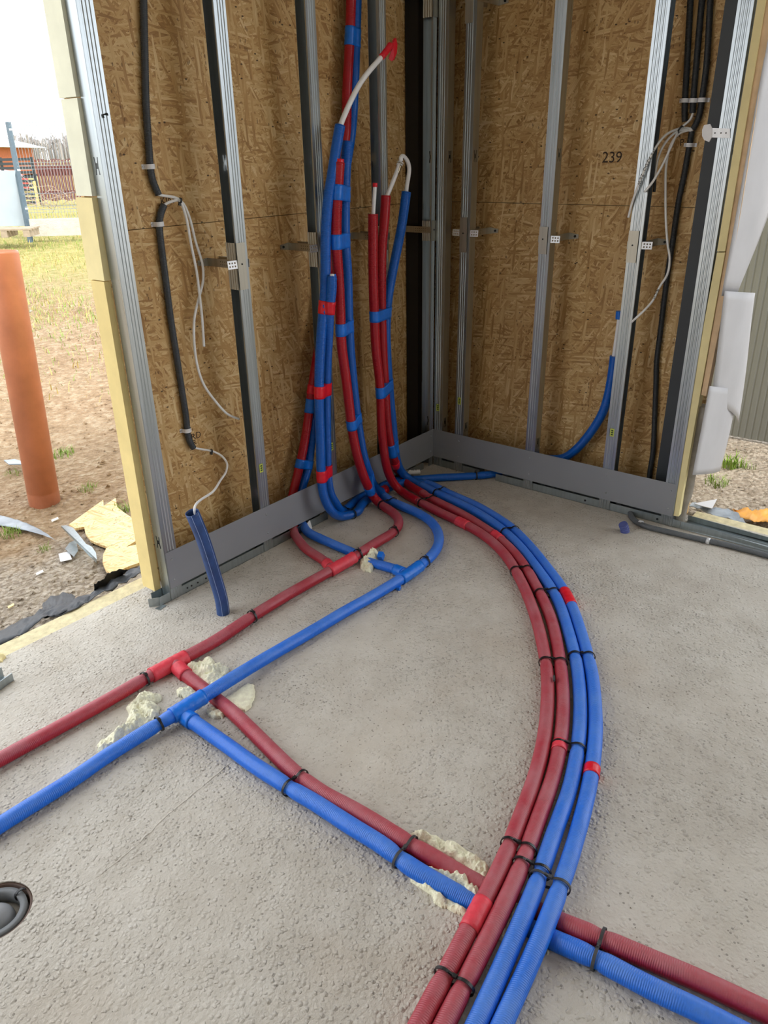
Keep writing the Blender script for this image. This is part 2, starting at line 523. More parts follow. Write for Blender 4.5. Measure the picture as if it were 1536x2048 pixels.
def frames(a):
    t = np.gradient(a, axis=0)
    t /= np.linalg.norm(t, axis=1)[:, None]
    u = np.zeros_like(t)
    u0 = np.cross(t[0], [0, 0, 1.0])
    if np.linalg.norm(u0) < 1e-3: u0 = np.cross(t[0], [1.0, 0, 0])
    u[0] = u0/np.linalg.norm(u0)
    for i in range(1, len(a)):
        v = u[i-1] - t[i]*np.dot(u[i-1], t[i])
        u[i] = v/np.linalg.norm(v)
    return t, u, np.cross(t, u)

def sweep(name, a, r, mat, parent=None, n=18, cap=True, open_end=False):
    """tube along path a; r scalar or array; UV u = metres along, v = around"""
    t, u, w = frames(a)
    s = arclen(a)
    r = np.full(len(a), r) if np.isscalar(r) else np.asarray(r)
    ang = np.arange(n)*2*math.pi/n
    V = a[:, None, :] + r[:, None, None]*(np.cos(ang)[None, :, None]*u[:, None, :] + np.sin(ang)[None, :, None]*w[:, None, :])
    V = V.reshape(-1, 3)
    F = []; UV = []
    for i in range(len(a)-1):
        for k in range(n):
            l = (k+1) % n
            F.append((i*n+k, i*n+l, (i+1)*n+l, (i+1)*n+k))
            v0, v1 = k/n, (k+1)/n
            UV += [s[i], v0, s[i], v1, s[i+1], v1, s[i+1], v0]
    nq = len(F)
    if cap:
        F.append(tuple(range(n))[::-1]); UV += [s[0], 0]*n
        F.append(tuple((len(a)-1)*n+k for k in range(n))); UV += [s[-1], 0]*n
    me = bpy.data.meshes.new(name)
    me.from_pydata(V.tolist(), [], F)
    me.polygons.foreach_set('use_smooth', [i < nq for i in range(len(F))])
    ul = me.uv_layers.new(name='UVMap')
    ul.data.foreach_set('uv', UV)
    me.materials.append(M[mat] if isinstance(mat, str) else mat)
    me.update()
    o = bpy.data.objects.new(name, me)
    COL.objects.link(o)
    if parent is not None: o.parent = parent
    return o

def nearest(a, p):
    return int(np.argmin(np.linalg.norm(a - np.array(p), axis=1)))

def hull2(pts):
    pts = sorted(map(tuple, pts))
    def half(ps):
        h = []
        for p in ps:
            while len(h) > 1 and (h[-1][0]-h[-2][0])*(p[1]-h[-2][1]) - (h[-1][1]-h[-2][1])*(p[0]-h[-2][0]) <= 0:
                h.pop()
            h.append(p)
        return h
    a = half(pts); b = half(pts[::-1])
    return np.array(a[:-1] + b[:-1])

def around(centers, tang, r, n=28, dip=0.0):
    """outline points wrapping circles of radius r at the centres, in the plane normal to tang"""
    c = np.array(centers); m0 = c.mean(0)
    t = np.array(tang)/np.linalg.norm(tang)
    if len(c) > 1:
        e1 = c[-1]-c[0]; e1 -= t*np.dot(e1, t)
    else:
        e1 = np.cross(t, [0, 0, 1.0]); 
        if np.linalg.norm(e1) < .2: e1 = np.array([1.0, 0, 0]) - t*t[0]
    e1 /= np.linalg.norm(e1); e2 = np.cross(t, e1)
    if e2[2] < 0: e2 = -e2
    pts = []
    for p in c:
        q = p - m0; x, y = np.dot(q, e1), np.dot(q, e2)
        for k in range(24):
            pts.append((x + r*math.cos(2*math.pi*k/24), y + r*math.sin(2*math.pi*k/24)))
    h = hull2(pts)
    h = np.r_[h, h[:1]]
    d = np.r_[0, np.cumsum(np.linalg.norm(np.diff(h, axis=0), axis=1))]
    s = np.linspace(0, d[-1], n+1)[:-1]
    X = np.interp(s, d, h[:, 0]); Y = np.interp(s, d, h[:, 1])
    # start consistently at the largest x
    k0 = int(np.argmax(X - 0.001*np.abs(Y)))
    X = np.roll(X, -k0); Y = np.roll(Y, -k0)
    if dip and len(c) > 1:
        hw = np.abs(X).max() - r
        Y = Y*(1 - dip*np.exp(-(X/(0.55*max(hw, 1e-3)))**2))
    return [m0 + e1*x + e2*y for x, y in zip(X, Y)], m0, e1, e2, t

def wrap(name, paths, r, p, length, mat, parent, thick=0.0018, dip=0.25, tilt=0.0):
    """tape wound round one or several pipes near point p"""
    rings = []
    n = max(4, int(length/0.008))
    i0 = [nearest(a, p) for a in paths]
    t0 = np.mean([a[min(i+2, len(a)-1)]-a[max(i-2, 0)] for a, i in zip(paths, i0)], axis=0)
    for k in range(n+1):
        off = (k/n-0.5)*length
        cs = []
        for a, i in zip(paths, i0):
            sg = 1 if np.dot(a[min(i+1, len(a)-1)]-a[max(i-1, 0)], t0) > 0 else -1
            j = i + sg*off/0.008
            j = min(max(j, 0), len(a)-1.001)
            f = j-int(j)
            cs.append(a[int(j)]*(1-f)+a[int(j)+1]*f)
        ring, *_ = around(cs, t0, r + thick + 0.0006*math.sin(k*2.1), 30, dip)
        rings.append(ring)
    mb = MB().rings(rings, True, True)
    return mb.build(name, mat, parent)

TIE_POINTS = []
def cable_tie(label, paths, r, p, mat='tie', group='black cable ties', w=0.0066, tail=0.02, pinch=0.86, head_side=1):
    i0 = [nearest(a, p) for a in paths]
    cs = [a[i] for a, i in zip(paths, i0)]
    t0 = np.mean([(a[min(i+2, len(a)-1)]-a[max(i-2, 0)])/1 for a, i in zip(paths, i0)], axis=0)
    n = 44
    inner, m0, e1, e2, t = around(cs, t0, r*pinch + 0.0046, n, 0.34 if len(paths) > 1 else 0)
    root = thing('cable_tie', label, 'cable tie', group=group)
    rings = []
    for q in inner:
        d = (q-m0); d = d/np.linalg.norm(d)
        rings.append([q - t*w/2 - d*0.0011, q + t*w/2 - d*0.0011, q + t*w/2 + d*0.0011, q - t*w/2 + d*0.0011])
    MB().rings(rings, False, False, True).build('strap', mat, root)
    # locking head in the valley between the pipes (or on the flank)
    kt = max(range(n), key=lambda i: np.dot(inner[i]-m0, e2) - 3*abs(np.dot(inner[i]-m0, e1))) if len(paths) > 1 else (n//8 if head_side > 0 else n//3)
    hp = inner[kt]; d = hp-m0; d = d/np.linalg.norm(d)
    MB().obox(hp + d*0.0025, (np.cross(t, d), t, d), (0.0045, 0.004, 0.0032)).build('head', mat, root)
    if tail:
        q = hp + d*0.004
        MB().obox(q + np.cross(t, d)*tail*0.45 + d*0.002, (np.cross(t, d)+0.25*d, t, d), (tail*0.45, 0.0022, 0.0007)).build('tail', mat, root)
    return root

def pinched(a, r, pts, depth=0.15, width=0.011, maxd=0.045):
    s = arclen(a)
    rr = np.full(len(a), r)
    for p in pts:
        i = nearest(a, p)
        if np.linalg.norm(a[i]-np.array(p)) < maxd:
            rr -= r*depth*np.exp(-0.5*((s-s[i])/width)**2)
    # slight lumpiness of the foam sleeve
    for i in range(len(a)):
        rr[i] *= 1 + 0.018*noise.noise(Vector(a[i])*14)
    return rr

def separate(paths, mind, iters=30, fix_z=True):
    for _ in range(iters):
        for i in range(len(paths)):
            for j in range(i+1, len(paths)):
                A, B = paths[i], paths[j]
                D = A[:, None, :]-B[None, :, :]
                dist = np.linalg.norm(D, axis=2)
                k = dist.argmin(1)
                for q in range(len(A)):
                    dd = dist[q, k[q]]
                    if dd < mind:
                        v = D[q, k[q]].copy()
                        if fix_z: v[2] = 0
                        nv = np.linalg.norm(v)
                        if nv < 1e-5: continue
                        v = v/nv*(mind-dd)*0.25
                        A[q] += v; B[k[q]] -= v
        for i in range(len(paths)):
            paths[i][:] = smooth_path(paths[i], 0.012)
    return paths

def ridged(a, r, depth, period):
    s = arclen(a)
    return r + depth*np.sign(np.sin(2*math.pi*s/period))*np.abs(np.sin(2*math.pi*s/period))**0.5

def text_part(name, body, size, origin, xdir, ydir, mat, parent, thick=0.0004):
    cu = bpy.data.curves.new(name, 'FONT')
    cu.body = body
    cu.size = size
    tmp = bpy.data.objects.new(name + '_tmp', cu)
    COL.objects.link(tmp)
    dg = bpy.context.evaluated_depsgraph_get()
    me = bpy.data.meshes.new_from_object(tmp.evaluated_get(dg))
    COL.objects.unlink(tmp); bpy.data.objects.remove(tmp)
    X = Vector(xdir).normalized(); Y = Vector(ydir); Y = (Y - X*Y.dot(X)).normalized(); Z = X.cross(Y)
    mt = Matrix(((X.x, Y.x, Z.x, origin[0]), (X.y, Y.y, Z.y, origin[1]), (X.z, Y.z, Z.z, origin[2]), (0, 0, 0, 1)))
    me.transform(mt)
    me.materials.clear(); me.materials.append(M[mat])
    o = bpy.data.objects.new(name, me)
    COL.objects.link(o)
    if parent is not None: o.parent = parent
    return o

# ================================================================== STRUCTURE
SLAB_L, SLAB_R = 0.165, 0.16        # slab edges: y on the left, x on the right
DR = (-2.7512, -0.7454, 0.0000)                   # drain opening in the slab
DRAIN_R = 0.077
def build_floor():
    bm = bmesh.new()
    outer = [(-7.5, -7.5), (SLAB_R, -7.5), (SLAB_R, SLAB_L), (-7.5, SLAB_L)]
    hole = [(DR[0] + DRAIN_R*math.cos(2*math.pi*i/48), DR[1] + DRAIN_R*math.sin(2*math.pi*i/48)) for i in range(48)]
    vo = [bm.verts.new((x, y, 0)) for x, y in outer]
    vh = [bm.verts.new((x, y, 0)) for x, y in hole]
    ed = [bm.edges.new((vo[i], vo[(i+1) % 4])) for i in range(4)] + [bm.edges.new((vh[i], vh[(i+1) % 48])) for i in range(48)]
    bmesh.ops.triangle_fill(bm, edges=ed, use_beauty=True)
    bmesh.ops.recalc_face_normals(bm, faces=bm.faces)
    ext = bmesh.ops.extrude_face_region(bm, geom=bm.faces[:])
    bmesh.ops.translate(bm, verts=[g for g in ext['geom'] if isinstance(g, bmesh.types.BMVert)], vec=(0, 0, -0.24))
    bmesh.ops.recalc_face_normals(bm, faces=bm.faces)
    me = bpy.data.meshes.new('floor'); bm.to_mesh(me); bm.free()
    me.materials.append(M['concrete'])
    o = bpy.data.objects.new('floor', me); COL.objects.link(o)
    return struct(o)
floor = build_floor()

# loose grit on the slab: too many grains to count
def build_grit():
    rng = random.Random(3)
    V = []; F = []
    zones = [((-0.05, -0.45), 0.16, 420), ((-0.12, -0.95), 0.22, 500), ((-1.2, -0.25), 0.25, 350), ((-1.9, -0.1), 0.3, 600), ((-1.3, -0.9), 0.35, 420), ((-1.75, -1.15), 0.3, 380), ((-0.5, -0.55), 0.3, 200), ((-1.7, -1.9), 0.4, 260), ((-2.5, -1.1), 0.4, 380), ((-0.9, -1.6), 0.5, 260)]
    for (cx, cy), sp, n in zones:
        for _ in range(n):
            x = rng.gauss(cx, sp); y = rng.gauss(cy, sp)
            if x > -0.005 or y > 0.15 or (y > -0.005 and x > -1.75): continue
            if math.hypot(x-DR[0], y-DR[1]) < DRAIN_R + 0.01: continue
            s = rng.uniform(0.0007, 0.0022) if rng.random() < 0.95 else rng.uniform(0.002, 0.0042)
            b = len(V)
            for dx, dy, dz in ((1, 0, 0), (-0.6, 0.8, 0), (-0.5, -0.9, 0), (0.1, 0.1, 1.2), (0, 0, -0.3)):
                V.append((x + s*dx*rng.uniform(.6, 1.3), y + s*dy*rng.uniform(.6, 1.3), s*dz*0.8 + 0.0003))
            F += [(b, b+1, b+3), (b+1, b+2, b+3), (b+2, b, b+3), (b+1, b, b+4), (b+2, b+1, b+4), (b, b+2, b+4)]
    me = bpy.data.meshes.new('grit'); me.from_pydata(V, [], F); me.materials.append(M['mortar'])
    o = bpy.data.objects.new('concrete_grit', me); COL.objects.link(o)
    o.parent = floor
    o['kind'] = 'stuff'
build_grit()

# ridge/cracks scored in the slab
def floor_seam(name, pts, w, h, seed):
    a = path(pts, 0.02, 0.006)
    rng = random.Random(seed)
    t, u, ww = frames(a)
    mb = MB()
    rings = []
    for i in range(len(a)):
        g = max(0.08, noise.noise(Vector((a[i][0]*25, a[i][1]*25, seed)))+0.55)
        side = np.array([t[i][1], -t[i][0], 0])
        off = side*0.004*noise.noise(Vector((a[i][0]*40, a[i][1]*40, seed+5)))
        c = np.array([a[i][0], a[i][1], 0]) + off
        rings.append([c - side*w*g, c - side*w*0.35*g + [0, 0, h*g], c + side*w*0.3*g + [0, 0, h*0.7*g], c + side*w*g, c + [0, 0, -0.004]])
    mb.rings(rings, True, False)
    return mb.build(name, 'concrete', floor)
floor_seam('score_line', [(-2.1171, -0.8149, 0.0000), (-2.2058, -0.8201, 0.0000), (-2.2891, -0.8250, 0.0000), (-2.3771, -0.8301, 0.0000), (-2.4513, -0.8456, 0.0000), (-2.5080, -0.8471, 0.0000), (-2.5689, -0.8487, 0.0000), (-2.6096, -0.8324, 0.0000), (-2.6606, -0.8352, 0.0000), (-2.7022, -0.8294, 0.0000)], 0.0035, 0.002, 1)
floor_seam('score_line', [(-1.1840, -1.9520, 0.0000), (-1.3653, -1.9284, 0.0000), (-1.4997, -1.9180, 0.0000), (-1.6226, -1.9085, 0.0000), (-1.7554, -1.9067, 0.0000), (-1.8689, -1.9135, 0.0000), (-1.9666, -1.9177, 0.0000)], 0.004, 0.0014, 2)

# added unseen ceiling and walls behind the photographer, sized to shape the room light
struct(MB().box((-7.4, -7.4, 2.75), (0.20, 0.19, 2.95)).build('ceiling', 'ceiling'))

OSB_L, OSB_R = 0.160, 0.170
struct(MB().box((-7.4, -7.2, -0.1), (-7.2, 0.19, 2.75)).build('wall_rear', 'ceiling'))
struct(MB().box((-7.2, -7.4, -0.1), (0.2, -7.2, 2.75)).build('wall_side', 'ceiling'))
wall_left = bpy.data.objects.new('wall_left', None); COL.objects.link(wall_left); struct(wall_left)
wall_right = bpy.data.objects.new('wall_right', None); COL.objects.link(wall_right); struct(wall_right)
SEAM = 1.283
MB().box((-1.675, OSB_L, 0.0), (0.30, OSB_L+0.018, SEAM-0.0012)).build('osb_panel', 'osb_left', wall_left)
MB().box((-1.675, OSB_L, SEAM+0.0012), (0.30, OSB_L+0.018, 2.74)).build('osb_panel', 'osb_left', wall_left)
MB().box((OSB_R, -1.275, 0.0), (OSB_R+0.018, OSB_L, SEAM-0.0012)).build('osb_panel', 'osb_right', wall_right)
MB().box((OSB_R, -1.275, SEAM+0.0012), (OSB_R+0.018, OSB_L, 2.74)).build('osb_panel', 'osb_right', wall_right)
# handwriting on the boards
text_part('lettering', 'KIN', 0.034, (-1.3943, 0.1592, 1.3522), (1, 0, 0.05), (0, 0, 1), 'ink', wall_left)
text_part('lettering', 'RD', 0.036, (-1.3965, 0.1592, 0.5113), (1, 0, 0.02), (0, 0, 1), 'ink', wall_left)
text_part('lettering', 'R', 0.03, (-1.3926, 0.1592, 0.4898), (1, 0, 0.02), (0, 0, 1), 'ink', wall_left)
text_part('lettering', '239', 0.058, (0.1692, -0.7121, 1.4463), (0, -1, 0.0), (0, 0, 1), 'ink', wall_right)
text_part('lettering', 'R', 0.03, (0.1692, -1.0068, 1.5301), (0, -1, 0.1), (0, 0, 1), 'ink', wall_right)
text_part('lettering', 'P', 0.034, (0.1692, -1.0244, 1.5019), (0, -1, 0.1), (0, 0, 1), 'ink', wall_right)
# insulation behind the boards closes the wall shell
MB().box((-1.56, OSB_L+0.020, 0.0), (0.42, OSB_L+0.14, 2.94)).build('facade_insulation', 'insul_yellow', wall_left)
MB().box((OSB_R+0.020, -1.24, 0.0), (OSB_R+0.14, OSB_L+0.018, 2.74)).build('facade_insulation', 'insul_yellow', wall_right)

# grey coated sheet baseboards on the studs
ZB, ZT = 0.0485, 0.1987
bl = struct(MB().box((-1.694, -0.0012, ZB), (0.0, 0.0, ZT)).build('baseboard_left', 'skirt'))
br = struct(MB().box((-0.0012, -1.262, ZB), (0.0, -0.0012, ZT)).build('baseboard_right', 'skirt'))
def screw_head(p, nrm, parent):
    p = Vector(p); nrm = Vector(nrm)
    mb = MB()
    mb.cyl(p, p + nrm*0.0015, 0.0042, 10, 0.0034)
    mb.cyl(p + nrm*0.0015, p + nrm*0.0024, 0.0034, 10, 0.0018)
    mb.build('screw', 'screw', parent)
for px in (-1.672, -1.195, -0.775, -0.375, -0.022):
    for pz in (0.165, 0.082):
        screw_head((px, -0.0012, pz), (0, -1, 0), bl)
for py in (-0.16, -0.565, -0.955, -1.24):
    for pz in (0.165, 0.082):
        screw_head((-0.0012, py, pz), (-1, 0, 0), br)

# floor tracks (galvanised U-profiles) with dashes punched through
def floor_track(label, a, b, inward, segs, mat='galv_smooth'):
    """a,b: ends of the front line on the floor; inward: unit vector into the wall"""
    root = thing('floor_track', label, 'metal track')
    A = Vector(a); B = Vector(b); d = (B-A).normalized(); iv = Vector(inward); up = Vector((0, 0, 1))
    L = (B-A).length
    for s0, s1 in segs:
        p = A + d*s0; q = A + d*s1
        th = 0.0012
        mb = MB(); mb.hexa([p, q, q+iv*0.051, p+iv*0.051], [v+up*th for v in (p, q, q+iv*0.051, p+iv*0.051)])
        mb.build('base_strip', mat, root)
        mb = MB(); mb.hexa([p, q, q+iv*th, p+iv*th], [v+up*0.036 for v in (p, q, q+iv*th, p+iv*th)])
        mb.build('front_flange', mat, root)
        mb = MB(); mb.hexa([p+iv*0.05, q+iv*0.05, q+iv*0.0512, p+iv*0.0512], [v+up*0.036 for v in (p+iv*0.05, q+iv*0.05, q+iv*0.0512, p+iv*0.0512)])
        mb.build('back_flange', mat, root)
    return root
ft = floor_track('galvanised floor track under the long grey baseboard beside the navy tube', (-1.745, 0.003, 0.0005), (-0.08, 0.003, 0.0005), (0, 1, 0), [(0, 0.92), (1.15, 1.665)])
# bent ends and anchors of that track
MB().hexa([(-1.775, 0.03, 0.0005), (-1.745, 0.006, 0.0005), (-1.745, 0.0075, 0.0005), (-1.775, 0.0315, 0.0005)], [(-1.775, 0.03, 0.034), (-1.745, 0.006, 0.036), (-1.745, 0.0075, 0.036), (-1.775, 0.0315, 0.034)]).build('bent_lip', 'galv_smooth', ft)
MB().hexa([(-1.765, -0.02, 0.0008), (-1.73, -0.012, 0.0008), (-1.735, 0.004, 0.0008), (-1.77, 0.004, 0.0008)], [(-1.765, -0.02, 0.002), (-1.73, -0.012, 0.002), (-1.735, 0.004, 0.002), (-1.77, 0.004, 0.002)]).build('bent_lip', 'galv_smooth', ft)
for sx in (-1.62, -1.60, -1.57, -1.53):
    MB().cyl((sx, 0.0029, 0.018), (sx, 0.0012, 0.018), 0.0035, 10).build('rivet', 'black_steel', ft)
ft2 = floor_track('galvanised floor track under the short grey baseboard', (0.003, -0.02, 0.0005), (0.003, -1.30, 0.0005), (1, 0, 0), [(0.0, 0.265), (0.36, 1.28)])
for sy in (-0.86, -1.20):
    MB().cyl((0.003, sy, 0.018), (0.0012, sy, 0.018), 0.005, 10).build('rivet', 'black_steel', ft2)
ft3 = thing('floor_track', 'wide galvanised threshold track running out past the wall end', 'metal track')
MB().hexa([(0.004, -1.302, 0.0005), (-0.02, -2.3, 0.0005), (0.10, -2.3, 0.0005), (0.10, -1.302, 0.0005)], [(0.004, -1.302, 0.0018), (-0.02, -2.3, 0.0018), (0.10, -2.3, 0.0018), (0.10, -1.302, 0.0018)]).build('base_strip', 'galv_smooth', ft3)
MB().hexa([(0.004, -1.302, 0.0018), (-0.02, -2.3, 0.0018), (-0.018, -2.3, 0.0018), (0.006, -1.302, 0.0018)], [(0.006, -1.302, 0.034), (-0.01, -2.3, 0.03), (-0.0085, -2.3, 0.03), (0.0075, -1.302, 0.034)]).build('front_flange', 'galv_smooth', ft3)
MB().hexa([(0.10, -1.302, 0.0018), (0.10, -2.3, 0.0018), (0.1015, -2.3, 0.0018), (0.1015, -1.302, 0.0018)], [(0.095, -1.302, 0.030), (0.07, -2.3, 0.012), (0.0715, -2.3, 0.012), (0.0965, -1.302, 0.030)]).build('back_flange', 'galv_smooth', ft3)

# ================================================================== STUDS
H_Z = (0.238, 1.478)
def stud(label, wall, u0, w, tilt=0.0, ztop=2.7, zbot=0.0025, web_side=0, depth=0.05, sticker=0.37, mark=True):
    """C-section stud. wall 'L': u = x, front at y=0, depth +y; wall 'R': u = -y, front at x=0, depth +x.
    web_side 0 -> web at the small-u side, 1 -> at the large-u side. tilt: shift of the top in u."""
    root = thing('wall_stud', label, 'metal stud', group='galvanised wall studs')
    def P3(u, v, z):
        uu = u0 + u + tilt*(z/2.0)
        return (uu, v, z) if wall == 'L' else (v, -uu, z)
    th = 0.0009
    def strip(pts, name, rootp):
        # pts: polyline in (u, v); extruded along z with thickness
        n = len(pts); P_ = np.array(pts, float)
        d = np.gradient(P_, axis=0); d /= np.linalg.norm(d, axis=1)[:, None]
        nr = np.c_[-d[:, 1], d[:, 0]]
        o1 = P_ + nr*th/2; o2 = P_ - nr*th/2
        loop = [tuple(x) for x in o1] + [tuple(x) for x in o2[::-1]]
        rings = [[P3(u, v, z) for u, v in loop] for z in (zbot, ztop)]
        mb = MB(); mb.rings(rings, True, False)
        return mb.build(name, 'galv', rootp)
    # front flange with two pressed grooves
    g = 0.0026
    fl = [(0.0006, 0)]
    for c in (0.28, 0.5, 0.72):
        fl += [(w*(c-0.085), 0), (w*(c-0.045), g), (w*(c+0.045), g), (w*(c+0.085), 0)]
    fl += [(w-0.0006, 0)]
    strip(fl, 'front_flange', root)
    # lip on the open side, rear flange
    uo = w if web_side == 0 else 0.0
    strip([(uo, 0.0005), (uo, 0.006)], 'lip', root)
    strip([(0.0006, depth), (w-0.0006, depth)], 'rear_flange', root)
    # web with H-shaped service knock-outs
    uw = 0.0 if web_side == 0 else w
    bm = bmesh.new()
    outer = [(0.0005, zbot), (depth-0.0005, zbot), (depth-0.0005, ztop), (0.0005, ztop)]
    def loopv(pts):
        vs = [bm.verts.new(P3(uw, v, z)) for v, z in pts]
        return [bm.edges.new((vs[i], vs[(i+1) % len(vs)])) for i in range(len(vs))]
    ed = loopv(outer)
    for hz in H_Z:
        if hz < zbot: continue
        c = depth/2
        H = [(-.011, -.024), (-.006, -.024), (-.004, -.008), (.004, -.008), (.006, -.024), (.011, -.024), (.011, -.020), (.008, 0), (.011, .020), (.011, .024), (.006, .024), (.004, .008), (-.004, .008), (-.006, .024), (-.011, .024), (-.011, .020), (-.008, 0), (-.011, -.020)]
        ed += loopv([(c+a, hz+b) for a, b in H])
    bmesh.ops.triangle_fill(bm, edges=ed, use_beauty=True)
    me = bpy.data.meshes.new('web'); bm.to_mesh(me); bm.free()
    me.materials.append(M['galv'])
    o = bpy.data.objects.new('web', me); COL.objects.link(o); o.parent = root
    so = o.modifiers.new('thick', 'SOLIDIFY'); so.thickness = th
    if sticker:
        uc = w*0.45
        def quad(a0, a1, z0, z1, dv, name, mat):
            v0 = -0.0008 - dv
            mb = MB(); b = [P3(a0, v0, z0), P3(a1, v0, z0), P3(a1, v0+0.0003, z0), P3(a0, v0+0.0003, z0)]
            t = [P3(a0, v0, z1), P3(a1, v0, z1), P3(a1, v0+0.0003, z1), P3(a0, v0+0.0003, z1)]
            mb.hexa(b, t).build(name, mat, st)
        st = MB()
        b = [P3(uc-.009, -0.0009, sticker-.018), P3(uc+.009, -0.0009, sticker-.018), P3(uc+.009, -0.0004, sticker-.018), P3(uc-.009, -0.0004, sticker-.018)]
        t = [P3(uc-.009, -0.0009, sticker+.018), P3(uc+.009, -0.0009, sticker+.018), P3(uc+.009, -0.0004, sticker+.018), P3(uc-.009, -0.0004, sticker+.018)]
        st = st.hexa(b, t).build('sticker', 'sticker_y', root)
        for q in (-0.009, 0.0, 0.009):
            quad(uc-.004, uc+.005, sticker+q-.003, sticker+q+.003, 0.0003, 'printed_mark', 'sticker_g')
    return root
S = {}
S['L0'] = stud('bright end stud of the long wall beside the yellow insulation', 'L', -1.697, 0.053, -0.004, sticker=None)
S['L1'] = stud('stud of the long wall between hanging white cable and blue pipe bundle', 'L', -1.222, 0.05, 0.003, web_side=1)
S['L2'] = stud('stud of the long wall half hidden behind the twin blue pipes', 'L', -0.802, 0.05, 0.0, web_side=1, sticker=0.335)
S['L3'] = stud('stud of the long wall behind the tall red pipes', 'L', -0.402, 0.05, 0.002, web_side=1, sticker=None)
S['L4'] = stud('dark ribbed corner stud of the long wall beside the black column', 'L', -0.034, 0.031, 0.004, web_side=1, sticker=None)
S['R0'] = stud('bright bluish corner stud of the short wall', 'R', 0.004, 0.051, 0.004, web_side=1, sticker=0.318)
S['R1'] = stud('first narrow stud of the short wall right of the corner', 'R', 0.132, 0.05, 0.012, web_side=1, sticker=0.375)
S['R2'] = stud('middle stud of the short wall', 'R', 0.536, 0.05, 0.006, web_side=1, sticker=None)
S['R3'] = stud('stud of the short wall crossed by loose white cables', 'R', 0.928, 0.052, 0.006, web_side=0)
S['RE'] = stud('bright end stud of the short wall beside the black strip', 'R', 1.214, 0.052, 0.0, web_side=1, sticker=None)
# hand-drawn mark on the end stud
sm = MB()
mk = [(-1.6700, -0.0012, 1.6028), (-1.6715, -0.0012, 1.6116), (-1.6617, -0.0012, 1.6118), (-1.6576, -0.0012, 1.6157), (-1.6556, -0.0012, 1.6094)]
for a, b in zip(mk[:-1], mk[1:]):
    sm.cyl(a, b, 0.0018, 6)
sm.build('pen_mark', 'black_ink', S['L0'])

# dark steel columns
cc = MB().box((-0.018, 0.085, 0.0), (0.105, 0.155, 2.74)).build('steel_column', 'black_steel')
tag(cc, 'matt black column in the room corner behind the studs', 'column')
c2 = MB().hexa([(0.10, -1.136, 0), (0.10, -1.205, 0), (0.165, -1.205, 0), (0.165, -1.136, 0)], [(0.10, -1.142, 2.74), (0.10, -1.211, 2.74), (0.165, -1.211, 2.74), (0.165, -1.142, 2.74)]).build('steel_column', 'anthracite')
tag(c2, 'anthracite column strip beside the last stud of the short wall', 'column')

